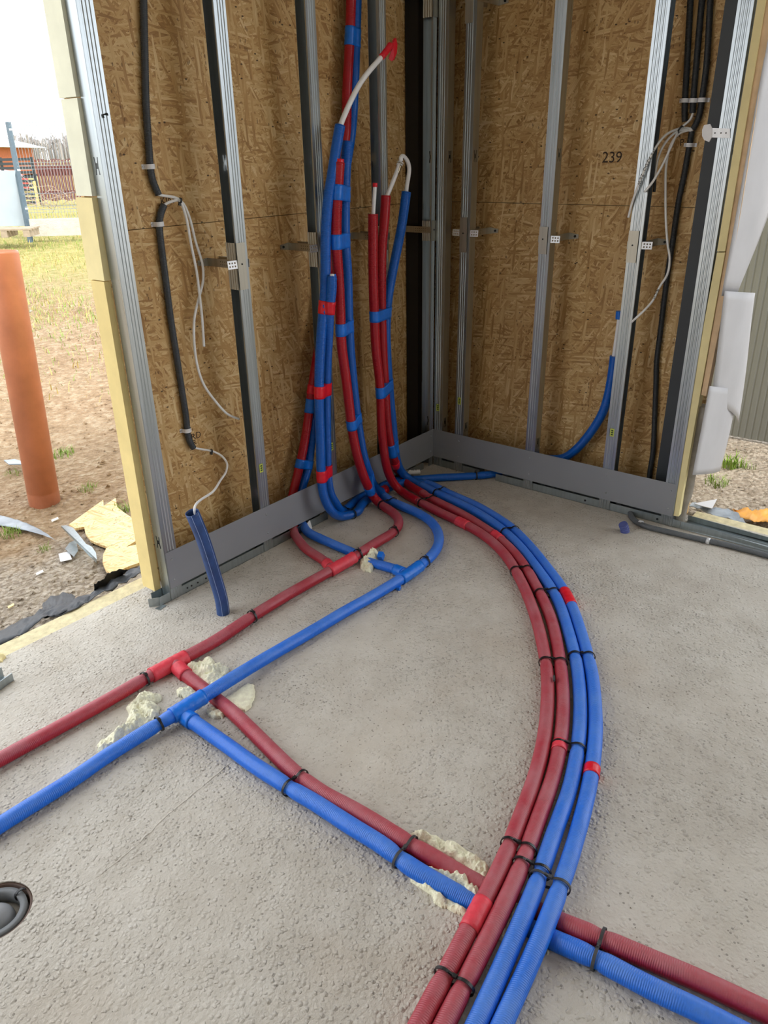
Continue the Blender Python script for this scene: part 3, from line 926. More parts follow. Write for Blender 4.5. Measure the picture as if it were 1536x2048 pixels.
# ---- hanger brackets clamping the studs to the boards
def perf_plate(mb, o, ex, ey, nx, ny, cell, th):
    """perforated plate: grid with square holes"""
    o = Vector(o); ex = Vector(ex).normalized(); ey = Vector(ey).normalized(); ez = ex.cross(ey)*th
    for i in range(nx):
        for j in range(ny):
            if i % 2 == 1 and j % 2 == 1: continue
            p = o + ex*cell*i + ey*cell*j
            q = [p, p+ex*cell, p+ex*cell+ey*cell, p+ey*cell]
            mb.add(q + [v+ez for v in q], [(0,1,2,3), (4,7,6,5), (0,4,5,1), (1,5,6,2), (2,6,7,3), (3,7,4,0)])
def hanger(label, wall, u0, w, z, near_leg=True, far_leg=True, clip_side=0, tab=(1, 1), plate_front=True, clip_len=0.088, long_tail=0.0):
    root = thing('stud_bracket', label, 'bracket', group='perforated stud brackets')
    deep = OSB_L if wall == 'L' else OSB_R
    def P3(u, v, zz):
        return Vector((u0+u, v, zz)) if wall == 'L' else Vector((v, -(u0+u), zz))
    U = (P3(1, 0, 0)-P3(0, 0, 0)); V = (P3(0, 1, 0)-P3(0, 0, 0)); Zv = Vector((0, 0, 1))
    th = 0.0012; hh = 0.014
    for side, on in ((0, near_leg), (1, far_leg)):
        if not on: continue
        u = -0.0035 if side == 0 else w + 0.0035
        mb = MB()
        mb.hexa([P3(u-th, -0.002, z-hh), P3(u+th, -0.002, z-hh), P3(u+th, deep, z-hh), P3(u-th, deep, z-hh)], [P3(u-th, -0.002, z+hh), P3(u+th, -0.002, z+hh), P3(u+th, deep, z+hh), P3(u-th, deep, z+hh)])
        mb.build('leg', 'bracket', root)
        # punched dots along the leg
        for q in range(6):
            for zz in (-0.005, 0.005):
                c = P3(u, 0.03+q*0.011, z+zz)
                d = U*(-1 if side == 0 else 1)
                MB().cyl(c + d*th*0.9, c + d*(th+0.0004), 0.0018, 6).build('punched_hole', 'black_steel', root)
        # foot screwed to the board
        sgn = -1 if side == 0 else 1
        mb = MB()
        mb.hexa([P3(u, deep-0.0025, z-hh), P3(u+sgn*0.045, deep-0.0025, z-hh*0.6), P3(u+sgn*0.045, deep-0.0005, z-hh*0.6), P3(u, deep-0.0005, z-hh)], [P3(u, deep-0.0025, z+hh), P3(u+sgn*0.045, deep-0.0025, z+hh*0.6), P3(u+sgn*0.045, deep-0.0005, z+hh*0.6), P3(u, deep-0.0005, z+hh)])
        mb.build('foot', 'bracket', root)
        sc_ = P3(u+sgn*0.03, deep-0.0025, z)
        MB().cyl(sc_, sc_ - V*0.004, 0.005, 10).build('screw', 'black_steel', root)
        if tab[side]:
            mb = MB()
            o = P3(u + (sgn*0.001), -0.004, z-hh*0.9)
            perf_plate(mb, o, U*sgn*1.0 + V*0.12, Zv + V*0.10, 7, 5, 0.0056, 0.001)
            mb.build('perforated_tab', 'tab', root)
    if clip_len:
        # ribbed clip pressed on the web side + smooth plate on the flange
        u = -0.0025 if clip_side == 0 else w+0.0025
        sgn = -1 if clip_side == 0 else 1
        pts = []
        for i in range(17):
            vv = 0.001 + i/16*0.048
            pts.append((u + sgn*0.0012*math.cos(i*math.pi/2.0), vv))
        lo = [(a, b) for a, b in pts] + [(a - sgn*0.001, b) for a, b in pts[::-1]]
        rings = [[P3(a, b, zz) for a, b in lo] for zz in (z-clip_len*0.55, z+clip_len*0.45)]
        MB().rings(rings, True, False).build('ribbed_clip', 'bracket', root)
        mb = MB()
        mb.hexa([P3(-0.001, -0.0035, z-clip_len*0.55), P3(w*0.75, -0.0035, z-clip_len*0.55), P3(w*0.75, -0.002, z-clip_len*0.55), P3(-0.001, -0.002, z-clip_len*0.55)], [P3(-0.001, -0.0035, z+clip_len*0.45), P3(w*0.75, -0.0035, z+clip_len*0.45), P3(w*0.75, -0.002, z+clip_len*0.45), P3(-0.001, -0.002, z+clip_len*0.45)])
        mb.build('clip_plate', 'bracket', root)
        c = P3(w*0.35, -0.0035, z)
        MB().cyl(c, c - V*0.002, 0.0032, 8).build('screw', 'black_steel', root)
    return root
hanger('perforated bracket on the stud near the hanging white cables', 'L', -1.2205, 0.05, 1.150, True, True, 0, (1, 0), clip_len=0.16)
hanger('perforated bracket on the stud beside the twin blue pipes', 'L', -0.802, 0.05, 1.165, True, True, 0, (1, 0), clip_len=0.13)
hanger('plain bracket half hidden by the tall red and blue pipes', 'L', -0.4005, 0.05, 1.172, True, True, 0, (0, 0), clip_len=0.10)
hanger('long perforated bracket clamped to the dark corner stud', 'L', -0.032, 0.05, 1.172, True, False, 0, (0, 0), clip_len=0.088)
hanger('plain bracket at the very top of the corner stud', 'L', -0.030, 0.05, 2.095, True, False, 0, (0, 0), clip_len=0.16)
hanger('bracket on the first narrow stud right of the corner', 'R', 0.139, 0.05, 1.162, True, True, 0, (1, 1), clip_len=0.15)
hanger('bracket at the very top of the first narrow stud', 'R', 0.141, 0.05, 2.06, True, True, 0, (0, 0), clip_len=0.16)
hanger('bracket with bright tab on the middle stud of the short wall', 'R', 0.5395, 0.05, 1.155, True, True, 0, (0, 1), clip_len=0.11)
hanger('bracket below the loose white cables on the short wall', 'R', 0.9315, 0.052, 1.150, True, True, 0, (0, 1), clip_len=0.12)
# white-painted plate clip on the end stud
pc = thing('mounting_clip', 'small white rounded mounting clip on the bright end stud', 'clip')
pl = [(-0.0060, -1.1575, 1.5519), (-0.0060, -1.1620, 1.5677), (-0.0060, -1.1825, 1.5702), (-0.0060, -1.1914, 1.5572), (-0.0060, -1.1958, 1.5301), (-0.0060, -1.1881, 1.5126), (-0.0060, -1.1696, 1.5195), (-0.0060, -1.1605, 1.5326)]
MB().prism(pl, (0.004, 0, 0)).build('rounded_plate', 'clip', pc)
ar = [(-0.0040, -1.1908, 1.5573), (-0.0040, -1.2527, 1.5538), (-0.0040, -1.2577, 1.5238), (-0.0040, -1.1957, 1.5269)]
MB().prism(ar, (0.003, 0, 0)).build('arm', 'tab', pc)
for q in [(-0.0045, -1.2039, 1.5410), (-0.0045, -1.2246, 1.5405), (-0.0045, -1.2416, 1.5400)]:
    MB().cyl(q, (q[0]-0.001, q[1], q[2]), 0.0025, 8).build('hole', 'black_steel', pc)

# ================================================================== PIPES
RA = 0.0202     # sleeved pipes of the long arc
RM = 0.0225     # mains and branches
# --- floor arc and group-3 risers
pA = path([(-0.5543, -0.0800, 1.2768), (-0.5580, -0.0800, 1.1782), (-0.5624, -0.0800, 1.0633), (-0.5619, -0.0800, 0.9462), (-0.5602, -0.0800, 0.8548), (-0.5522, -0.0800, 0.6968), (-0.5346, -0.0800, 0.5953), (-0.5283, -0.0800, 0.4584), (-0.5279, -0.0800, 0.3543), (-0.5168, -0.0800, 0.2809), (-0.4995, -0.0800, 0.1764), (-0.4707, -0.0800, 0.1035)] + [(-0.4155, -0.0877, 0.0240), (-0.4411, -0.1609, 0.0205), (-0.4697, -0.2490, 0.0205), (-0.4811, -0.3000, 0.0205), (-0.5137, -0.4113, 0.0205), (-0.5386, -0.5343, 0.0205), (-0.5770, -0.6553, 0.0205), (-0.6451, -0.7788, 0.0205), (-0.7032, -0.8590, 0.0205), (-0.7835, -0.9403, 0.0205), (-0.8681, -1.0216, 0.0205), (-0.9610, -1.1009, 0.0205), (-1.0563, -1.1772, 0.0205), (-1.1625, -1.2517, 0.0205), (-1.2279, -1.2965, 0.0205), (-1.3251, -1.3536, 0.0205), (-1.4190, -1.4004, 0.0205), (-1.5074, -1.4413, 0.0205), (-1.5926, -1.4749, 0.0205), (-1.6749, -1.5019, 0.0205), (-1.7487, -1.5227, 0.0205), (-1.9276, -1.5691, 0.0300), (-2.0238, -1.5917, 0.0380), (-2.1173, -1.6013, 0.0380), (-2.2119, -1.6148, 0.0300), (-2.2761, -1.6226, 0.0205), (-2.3425, -1.6317, 0.0205), (-2.4275, -1.6433, 0.0205), (-2.5199, -1.6578, 0.0205)], 0.03)
pB = path([(-0.4360, -0.0550, 1.3395), (-0.4488, -0.0550, 1.2402), (-0.4683, -0.0550, 1.1494), (-0.4766, -0.0550, 0.9922), (-0.4799, -0.0550, 0.8837), (-0.4788, -0.0550, 0.8063), (-0.4730, -0.0550, 0.6436), (-0.4648, -0.0550, 0.5480), (-0.4602, -0.0550, 0.4483), (-0.4484, -0.0550, 0.3268), (-0.4276, -0.0550, 0.2364), (-0.3982, -0.0550, 0.1509)] + [(-0.2686, 0.0207, 0.0300), (-0.3232, -0.0641, 0.0205), (-0.3574, -0.1440, 0.0205), (-0.3882, -0.2341, 0.0205), (-0.4205, -0.3073, 0.0205), (-0.4385, -0.3961, 0.0205), (-0.4802, -0.5281, 0.0205), (-0.5288, -0.6482, 0.0205), (-0.5697, -0.7367, 0.0205), (-0.6171, -0.8096, 0.0205), (-0.6785, -0.8926, 0.0205), (-0.7304, -0.9525, 0.0205), (-0.7755, -0.9965, 0.0205), (-0.9153, -1.1286, 0.0205), (-1.0257, -1.2183, 0.0205), (-1.1341, -1.2896, 0.0205), (-1.2013, -1.3321, 0.0205), (-1.2986, -1.3889, 0.0205), (-1.3909, -1.4377, 0.0205), (-1.4795, -1.4783, 0.0205), (-1.5648, -1.5116, 0.0205), (-1.6465, -1.5394, 0.0205), (-1.7204, -1.5600, 0.0205), (-1.8518, -1.5875, 0.0260), (-1.9472, -1.6138, 0.0340), (-2.0352, -1.6310, 0.0390), (-2.1140, -1.6459, 0.0390), (-2.1827, -1.6528, 0.0300), (-2.2502, -1.6564, 0.0205), (-2.3174, -1.6643, 0.0205), (-2.4018, -1.6766, 0.0205), (-2.4992, -1.6910, 0.0205)], 0.03)
pC = path([(-0.2830, -0.0450, 1.3459), (-0.3114, -0.0450, 1.2302), (-0.3448, -0.0450, 1.1375), (-0.3822, -0.0450, 1.0402), (-0.4204, -0.0450, 0.9229), (-0.4379, -0.0450, 0.7981), (-0.4314, -0.0450, 0.6335), (-0.4230, -0.0450, 0.5296), (-0.4105, -0.0450, 0.4218), (-0.3956, -0.0450, 0.3100), (-0.3879, -0.0450, 0.2121), (-0.3617, -0.0450, 0.1240)] + [(-0.2988, -0.0336, 0.0450), (-0.2997, -0.0836, 0.0280), (-0.3083, -0.1595, 0.0205), (-0.3326, -0.2299, 0.0205), (-0.3653, -0.3834, 0.0205), (-0.4045, -0.5162, 0.0205), (-0.4505, -0.6210, 0.0205), (-0.4999, -0.7203, 0.0205), (-0.5471, -0.7909, 0.0205), (-0.6078, -0.8739, 0.0205), (-0.6699, -0.9461, 0.0205), (-0.7345, -1.0196, 0.0205), (-0.7934, -1.0859, 0.0205), (-0.8884, -1.1762, 0.0205), (-0.9972, -1.2566, 0.0205), (-1.1039, -1.3301, 0.0205), (-1.1700, -1.3739, 0.0205), (-1.2686, -1.4290, 0.0205), (-1.3610, -1.4773, 0.0205), (-1.4499, -1.5175, 0.0205), (-1.5346, -1.5515, 0.0205), (-1.6165, -1.5790, 0.0205), (-1.6944, -1.6026, 0.0205), (-1.8183, -1.6286, 0.0240), (-1.9151, -1.6516, 0.0310), (-2.0020, -1.6732, 0.0380), (-2.0827, -1.6867, 0.0390), (-2.1512, -1.6963, 0.0320), (-2.2134, -1.7042, 0.0205), (-2.2790, -1.7142, 0.0205), (-2.3634, -1.7264, 0.0205), (-2.4655, -1.7409, 0.0205)], 0.03)
pD = path([(-0.60, -0.036, 0.0205), (-0.50, -0.032, 0.0205), (-0.40, -0.03, 0.0205), (-0.31, -0.06, 0.0205), (-0.272, -0.12, 0.0205)] + [(-0.2733, -0.1974, 0.0205), (-0.2995, -0.2654, 0.0205), (-0.3222, -0.3550, 0.0205), (-0.3453, -0.4775, 0.0205), (-0.3977, -0.6150, 0.0205), (-0.4651, -0.7517, 0.0205), (-0.5392, -0.8478, 0.0205), (-0.6035, -0.9306, 0.0205), (-0.6724, -1.0044, 0.0205), (-0.7328, -1.0737, 0.0205), (-0.7856, -1.1331, 0.0205), (-0.8454, -1.1884, 0.0205), (-0.9758, -1.2854, 0.0205), (-1.0815, -1.3601, 0.0205), (-1.1463, -1.4056, 0.0205), (-1.2421, -1.4642, 0.0205), (-1.3356, -1.5111, 0.0205), (-1.4228, -1.5533, 0.0205), (-1.5077, -1.5871, 0.0205), (-1.5882, -1.6164, 0.0205), (-1.6600, -1.6395, 0.0205), (-1.7832, -1.6716, 0.0220), (-1.8787, -1.6951, 0.0280), (-1.9687, -1.7141, 0.0360), (-2.0502, -1.7291, 0.0390), (-2.1198, -1.7395, 0.0340), (-2.1821, -1.7449, 0.0205), (-2.2493, -1.7528, 0.0205), (-2.3356, -1.7625, 0.0205), (-2.4393, -1.7749, 0.0205)], 0.03)
def relax_floor(paths, mind):
    parts = [np.array([p for p in a if p[0] < -0.30 and p[2] < 0.045 and p[1] < -0.2]) for a in paths]
    idx = [[i for i, p in enumerate(a) if p[0] < -0.30 and p[2] < 0.045 and p[1] < -0.2] for a in paths]
    separate(parts, mind, 14)
    for a, ii, q in zip(paths, idx, parts):
        for k, i in enumerate(ii): a[i] = q[k]
relax_floor([pA, pB, pC, pD], 2*RA+0.0006)
pA, pB, pC, pD = [resample(smooth_path(a, 0.015), 0.008) for a in (pA, pB, pC, pD)]

# --- twin blue pipes E1/E2; E1 continues as the outermost pipe of the arc, E2 runs to the short wall
pE1 = path([(-0.7237, -0.0700, 1.5926), (-0.7514, -0.0700, 1.5127), (-0.7798, -0.0700, 1.4242), (-0.8042, -0.0700, 1.3572), (-0.8235, -0.0700, 1.2672), (-0.8339, -0.0700, 1.1838), (-0.8406, -0.0700, 1.0946), (-0.8544, -0.0700, 0.9872), (-0.8789, -0.0700, 0.8770), (-0.8978, -0.0700, 0.7653), (-0.9130, -0.0700, 0.6481), (-0.9197, -0.0700, 0.5255), (-0.9235, -0.0700, 0.4003), (-0.9312, -0.0720, 0.2705), (-0.9307, -0.0780, 0.1771), (-0.9005, -0.0860, 0.0970)] + [(-0.8078, -0.0645, 0.0240), (-0.7678, -0.0803, 0.0205), (-0.7220, -0.0891, 0.0205)] + [(-0.66, -0.055, 0.0205), (-0.60, -0.036, 0.0205), (-0.585, -0.034, 0.0205)], 0.02)
pE2 = path([(-0.8436, -0.1050, 1.0733), (-0.8475, -0.1050, 1.0177), (-0.8532, -0.0950, 0.9607), (-0.8475, -0.0800, 0.8727), (-0.8430, -0.0600, 0.7529), (-0.8472, -0.0500, 0.6295), (-0.8564, -0.0500, 0.5049), (-0.8626, -0.0500, 0.3779), (-0.8645, -0.0470, 0.2423), (-0.8463, -0.0430, 0.1377), (-0.8070, -0.0400, 0.0763)] + [(-0.775, -0.034, 0.028), (-0.72, -0.022, 0.0205), (-0.62, 0.006, 0.0205), (-0.5, 0.012, 0.0205), (-0.36, 0.004, 0.0205), (-0.30, -0.02, 0.0205)] + [(-0.2582, -0.0778, 0.0205), (-0.2141, -0.1168, 0.0205), (-0.1640, -0.1641, 0.0205), (-0.1077, -0.2256, 0.0205), (-0.0454, -0.2896, 0.0205), (0.0126, -0.3419, 0.0205)] + [(0.06, -0.37, 0.0215), (0.10, -0.42, 0.022)], 0.02)
# --- group 2 mains
pR2 = path([(-0.7530, -0.0850, 1.4687), (-0.7645, -0.0850, 1.4007), (-0.7790, -0.0850, 1.3107), (-0.7892, -0.0850, 1.1804), (-0.7850, -0.0850, 1.0892), (-0.7821, -0.0850, 0.9490), (-0.7837, -0.0850, 0.8037), (-0.7723, -0.0850, 0.7108), (-0.7590, -0.0850, 0.6146), (-0.7485, -0.0850, 0.5161), (-0.7360, -0.0850, 0.4140), (-0.7131, -0.0850, 0.3056), (-0.6799, -0.0850, 0.2044), (-0.6470, -0.0900, 0.1209)] + [(-0.5905, -0.0830, 0.0360), (-0.6070, -0.1434, 0.0225), (-0.6313, -0.2118, 0.0225), (-0.6690, -0.2762, 0.0225), (-0.7275, -0.3248, 0.0225), (-0.8007, -0.3482, 0.0225), (-0.8987, -0.3578, 0.0300), (-1.0160, -0.3708, 0.0380), (-1.1040, -0.3700, 0.0340), (-1.1961, -0.3538, 0.0225), (-1.3382, -0.3487, 0.0225), (-1.4395, -0.3457, 0.0225), (-1.6251, -0.3497, 0.0225), (-1.7998, -0.3602, 0.0225), (-1.9358, -0.3510, 0.0225), (-2.0493, -0.3433, 0.0225), (-2.1938, -0.3406, 0.0225), (-2.2988, -0.3357, 0.0225), (-2.4116, -0.3293, 0.0225), (-2.5170, -0.3233, 0.0225), (-2.6602, -0.3168, 0.0225), (-2.8041, -0.3162, 0.0225)], 0.02)
pB2 = path([(-0.6727, -0.0600, 1.5396), (-0.6857, -0.0600, 1.4676), (-0.6957, -0.0600, 1.3981), (-0.7030, -0.0600, 1.3056), (-0.7093, -0.0600, 1.1718), (-0.7028, -0.0600, 1.0781), (-0.7049, -0.0600, 0.9350), (-0.7053, -0.0600, 0.8459), (-0.7010, -0.0600, 0.7242), (-0.6902, -0.0600, 0.5944), (-0.6765, -0.0600, 0.4726), (-0.6568, -0.0600, 0.3516), (-0.6351, -0.0600, 0.2544), (-0.6047, -0.0600, 0.1687)] + [(-0.4798, 0.0119, 0.0450), (-0.5131, -0.0603, 0.0280), (-0.5392, -0.1317, 0.0225), (-0.5568, -0.2125, 0.0225), (-0.5732, -0.3098, 0.0225), (-0.6038, -0.4005, 0.0225), (-0.6646, -0.4855, 0.0225), (-0.7447, -0.5510, 0.0225), (-0.8313, -0.5907, 0.0225), (-0.9188, -0.6072, 0.0225), (-1.0147, -0.6130, 0.0225), (-1.1154, -0.6125, 0.0225), (-1.2614, -0.6038, 0.0225), (-1.3929, -0.5914, 0.0225), (-1.5526, -0.5826, 0.0225), (-1.7420, -0.5727, 0.0260), (-1.8842, -0.5762, 0.0360), (-2.0157, -0.5791, 0.0420), (-2.1273, -0.5681, 0.0360), (-2.2297, -0.5530, 0.0260), (-2.3299, -0.5453, 0.0225), (-2.4307, -0.5497, 0.0225), (-2.5343, -0.5468, 0.0225), (-2.6307, -0.5440, 0.0225), (-2.7628, -0.5447, 0.0225), (-2.8637, -0.5509, 0.0225)], 0.02)
# --- branch risers behind the baseboard
pFr = path([(-1.1901, -0.3485, 0.0225), (-1.1611, -0.2851, 0.0225), (-1.1446, -0.2153, 0.0225), (-1.1282, -0.1495, 0.0225), (-1.0877, -0.0674, 0.0225), (-1.0423, 0.0064, 0.0225)] + [(-1.0, 0.045, 0.026), (-0.985, 0.085, 0.06)] + [(-0.9263, 0.1000, 0.1656), (-0.8904, 0.1000, 0.2443), (-0.8498, 0.1000, 0.3421), (-0.8104, 0.1000, 0.4647), (-0.7760, 0.1000, 0.5887), (-0.7442, 0.1000, 0.6872), (-0.6896, 0.1000, 0.8589), (-0.6378, 0.1000, 1.0476), (-0.5891, 0.1000, 1.2509), (-0.5400, 0.1000, 1.4290), (-0.4942, 0.1000, 1.5701), (-0.4790, 0.1000, 1.7234), (-0.4596, 0.1000, 1.8481), (-0.4463, 0.1000, 1.9461), (-0.4373, 0.1000, 2.0318), (-0.4180, 0.1000, 2.2232), (-0.3987, 0.1000, 2.4207)], 0.02)
pFb = path([(-1.0492, -0.6058, 0.0225), (-1.0449, -0.5587, 0.0225), (-1.0408, -0.4907, 0.0160), (-1.0385, -0.4221, 0.0060), (-1.0217, -0.3556, 0.0000), (-1.0132, -0.3057, 0.0060), (-1.0268, -0.2743, 0.0160), (-1.0313, -0.2290, 0.0225), (-1.0225, -0.1250, 0.0225), (-1.0099, -0.0461, 0.0225)] + [(-0.955, 0.04, 0.024), (-0.94, 0.085, 0.055)] + [(-0.8762, 0.1000, 0.1554), (-0.8343, 0.1000, 0.2260), (-0.8060, 0.1000, 0.3291), (-0.7786, 0.1000, 0.4240), (-0.7413, 0.1000, 0.5649), (-0.6803, 0.1000, 0.7721), (-0.6180, 0.1000, 1.0147), (-0.5654, 0.1000, 1.2297), (-0.5095, 0.1000, 1.4188), (-0.4593, 0.1000, 1.5812), (-0.4359, 0.1000, 1.7251), (-0.4183, 0.1000, 1.8832), (-0.4025, 0.1000, 2.0356), (-0.3827, 0.1000, 2.2285), (-0.3642, 0.1000, 2.4274)], 0.02)
# --- branch pair leaving the mains
pGr = path([(-1.9573, -0.3580, 0.0225), (-1.9637, -0.4006, 0.0180), (-1.9653, -0.4406, 0.0100), (-1.9662, -0.5051, 0.0000), (-1.9750, -0.5695, 0.0000), (-1.9876, -0.6312, 0.0100), (-2.0056, -0.7089, 0.0200), (-2.0314, -0.8258, 0.0225), (-2.0541, -0.9316, 0.0225), (-2.0683, -1.0071, 0.0225), (-2.0735, -1.0642, 0.0225), (-2.0756, -1.1148, 0.0225), (-2.0692, -1.2069, 0.0225), (-2.0680, -1.2983, 0.0225), (-2.0688, -1.3871, 0.0225), (-2.0634, -1.4320, 0.0180), (-2.0583, -1.4622, 0.0120), (-2.0519, -1.5118, 0.0030), (-2.0381, -1.6049, -0.0050), (-2.0278, -1.6981, 0.0000), (-2.0315, -1.7452, 0.0120), (-2.0284, -1.7874, 0.0200), (-2.0179, -1.8463, 0.0225), (-2.0125, -1.8803, 0.0225), (-1.9987, -1.9573, 0.0225), (-1.9874, -2.0220, 0.0225), (-1.9722, -2.1425, 0.0225), (-1.9614, -2.2285, 0.0225)], 0.02)
pGb = path([(-2.0990, -0.5681, 0.0225), (-2.0992, -0.6184, 0.0225), (-2.1015, -0.6786, 0.0225), (-2.1057, -0.7871, 0.0225), (-2.1122, -0.8920, 0.0225), (-2.1121, -0.9845, 0.0225), (-2.1126, -1.0439, 0.0225), (-2.1094, -1.0978, 0.0225), (-2.1097, -1.1457, 0.0225), (-2.1108, -1.2421, 0.0225), (-2.1097, -1.3311, 0.0225), (-2.1153, -1.4041, 0.0190), (-2.1090, -1.4710, 0.0120), (-2.0981, -1.5418, 0.0020), (-2.0853, -1.6326, -0.0050), (-2.0720, -1.7214, 0.0000), (-2.0750, -1.7578, 0.0120), (-2.0714, -1.8077, 0.0200), (-2.0655, -1.8669, 0.0225), (-2.0636, -1.9014, 0.0225), (-2.0559, -1.9780, 0.0225), (-2.0458, -2.0408, 0.0225), (-2.0379, -2.1279, 0.0225), (-2.0295, -2.2097, 0.0225)], 0.02)
# --- riser behind the short baseboard
pH = path([(0.10, -0.42, 0.022), (0.105, -0.47, 0.06), (0.105, -0.50, 0.11)] + [(0.1050, -0.6803, 0.1539), (0.1050, -0.7493, 0.2173), (0.1050, -0.8121, 0.3144), (0.1050, -0.8592, 0.4192), (0.1050, -0.8763, 0.5106), (0.1050, -0.8828, 0.6069), (0.1050, -0.8838, 0.6780)], 0.015)

# tie positions (near which pipes)
T = {
 'AB1': ((-0.7664, -0.9455, 0.0300), [pA, pB]), 'AB2': ((-1.2230, -1.3160, 0.0300), [pA, pB]), 'AB3': ((-1.9307, -1.5863, 0.0350), [pA, pB]),
 'AB4': ((-2.2816, -1.6391, 0.0300), [pA, pB]), 'AB0': ((-0.4331, -0.2773, 0.0300), [pA, pB]),
 'BC1': ((-0.8537, -1.1039, 0.0300), [pB, pC]), 'BC2': ((-1.5416, -1.5275, 0.0300), [pB, pC]), 'BC3': ((-1.9631, -1.6389, 0.0350), [pB, pC]),
 'CD0': ((-0.3511, -0.2515, 0.0300), [pC, pD]), 'CD1': ((-0.4917, -0.7395, 0.0300), [pC, pD]), 'CD2': ((-1.1391, -1.3790, 0.0300), [pC, pD]), 'CD3': ((-1.9717, -1.6924, 0.0400), [pC, pD]),
 'G1': ((-2.0992, -1.0230, 0.0250), [pGr, pGb]), 'G2': ((-2.1006, -1.3816, 0.0250), [pGr, pGb]), 'G3': ((-2.0402, -1.8364, 0.0250), [pGr, pGb]),
 'M1': ((-0.5756, -0.1483, 0.0300), [pR2, pB2]),
 'R1': ((-1.6175, -0.3492, 0.0225), [pR2]), 'R2': ((-2.0601, -0.3415, 0.0225), [pR2]), 'R3': ((-0.7919, -0.3441, 0.0225), [pR2]), 'R4': ((-1.0553, -0.3582, 0.0225), [pR2]),
 'B1': ((-0.9287, -0.6076, 0.0225), [pB2]), 'B2': ((-2.1651, -0.5524, 0.0225), [pB2]),
 'E1': ((-0.7508, -0.0838, 0.0225), [pE1, pE2]), 'E2': ((-0.046, -0.293, 0.0205), [pE2]),
}
allp = [v[0] for v in T.values()]

def pipe_root(label):
    return thing('insulated_pipe', label, 'pipe', group='foil sleeved plumbing pipes')
def split_at(a, cond):
    k = next((i for i, p in enumerate(a) if cond(p)), len(a)-1)
    return k
def sleeve(a, r, root, dark, dusty, cond):
    """sleeve of one pipe: clean riser part and dusty floor part share one continuous path"""
    rr = pinched(a, r, allp)
    k = split_at(a, cond)
    if k > 4: sweep('sleeve', a[:k+1], rr[:k+1], dark, root, 20)
    if k < len(a)-4: sweep('sleeve', a[k:], rr[k:], dusty, root, 20)

oA = pipe_root('leftmost red pipe of the long arc, white stub with red cap on top')
sleeve(pA, RA, oA, 'red', 'red_floor', lambda p: p[1] < -0.24 and p[2] < 0.03)
oB = pipe_root('second red pipe of the long arc, white pipe ending in a metal fitting')
sleeve(pB, RA, oB, 'red', 'red_floor', lambda p: p[1] < -0.20 and p[2] < 0.03)
oC = pipe_root('inner blue pipe of the long arc rising beside the red pair')
sleeve(pC, RA, oC, 'blue', 'blue_floor', lambda p: p[1] < -0.14 and p[2] < 0.03)
oE1 = pipe_root('twin blue pipe with curved white stub, bending on as outermost pipe of the arc')
sleeve(pE1, RA*0.98, oE1, 'blue', 'blue', lambda p: False)
rrD = pinched(pD, RA, allp)
kD = split_at(pD, lambda p: p[1] < -0.14)
sweep('sleeve', pD[:kD+1], rrD[:kD+1], 'blue', oE1, 20)
sweep('sleeve', pD[kD:], rrD[kD:], 'blue_floor', oE1, 20)
oE2 = pipe_root('twin blue pipe with short taped end, running low into the room corner')
sleeve(pE2, RA*0.92, oE2, 'blue', 'blue', lambda p: False)
sweep('sleeve', pH, RA, 'blue', oE2, 20)
oR2 = pipe_root('red main pipe crossing the left floor, with tees and hooked bend')
sleeve(pR2, RM*0.92, oR2, 'red', 'red_floor', lambda p: p[2] < 0.026)
oB2 = pipe_root('blue main pipe crossing the left floor parallel to the red main')
sleeve(pB2, RM*0.92, oB2, 'blue', 'blue_floor', lambda p: p[2] < 0.026)
oFr = pipe_root('red branch pipe slipping under the baseboard and rising to the top of the picture')
sleeve(pFr, RM*0.86, oFr, 'red_floor', 'red', lambda p: p[1] > 0.02)
oFb = pipe_root('blue branch pipe slipping under the baseboard behind the red riser')
sleeve(pFb, RM*0.86, oFb, 'blue_floor', 'blue', lambda p: p[1] > 0.02)
oGr = pipe_root('red branch pipe running diagonally under the arc to the lower right')
sleeve(pGr, RM*0.94, oGr, 'red_floor', 'red_floor', lambda p: False)
oGb = pipe_root('blue branch pipe running diagonally under the arc to the lower right')
sleeve(pGb, RM*0.94, oGb, 'blue_floor', 'blue_floor', lambda p: False)

# --- white inner pipes, caps and fittings
def inner(pts, r, root, mat='pex', name='inner_pipe', sig=0.008):
    a = path(pts, sig, 0.005)
    sweep(name, a, r, mat, root, 14)
    return a
PX = 0.0088
wa = inner([(-0.5550, -0.0800, 1.2580), (-0.5482, -0.0800, 1.3100), (-0.5420, -0.0800, 1.3505), (-0.5376, -0.0800, 1.3833)], PX*0.9, oA)
sweep('cap', path([(-0.5385, -0.0800, 1.3760), (-0.5367, -0.0800, 1.3906)], 0, 0.004), PX*0.9+0.0018, 'red_tape', oA, 14)
wb_ = inner([(-0.4398, -0.0550, 1.3226), (-0.4086, -0.0550, 1.3630), (-0.3808, -0.0550, 1.3999), (-0.3564, -0.0550, 1.4332), (-0.3424, -0.0550, 1.4555)], PX, oB)
sl = path([(-0.3601, -0.0550, 1.4201), (-0.3425, -0.0550, 1.4499)], 0, 0.004)
sweep('crimp_sleeve', sl, PX+0.002, 'brass', oB, 16)
for q in [(-0.3425, -0.0550, 1.4518), (-0.3355, -0.0550, 1.4601)]:
    q = np.array(q); d = np.array((-0.3284, -0.0550, 1.4741)) - np.array((-0.3425, -0.0550, 1.4499)); d /= np.linalg.norm(d)
    sweep('collar', np.array([q-d*0.0015, q, q+d*0.0015]), PX+0.0045, 'pex', oB, 16)
sweep('elbow_fitting', path([(-0.3390, -0.0550, 1.4555), (-0.3285, -0.0550, 1.4722), (-0.3162, -0.0550, 1.4870)], 0.004, 0.004), 0.0078, 'brass', oB, 14)
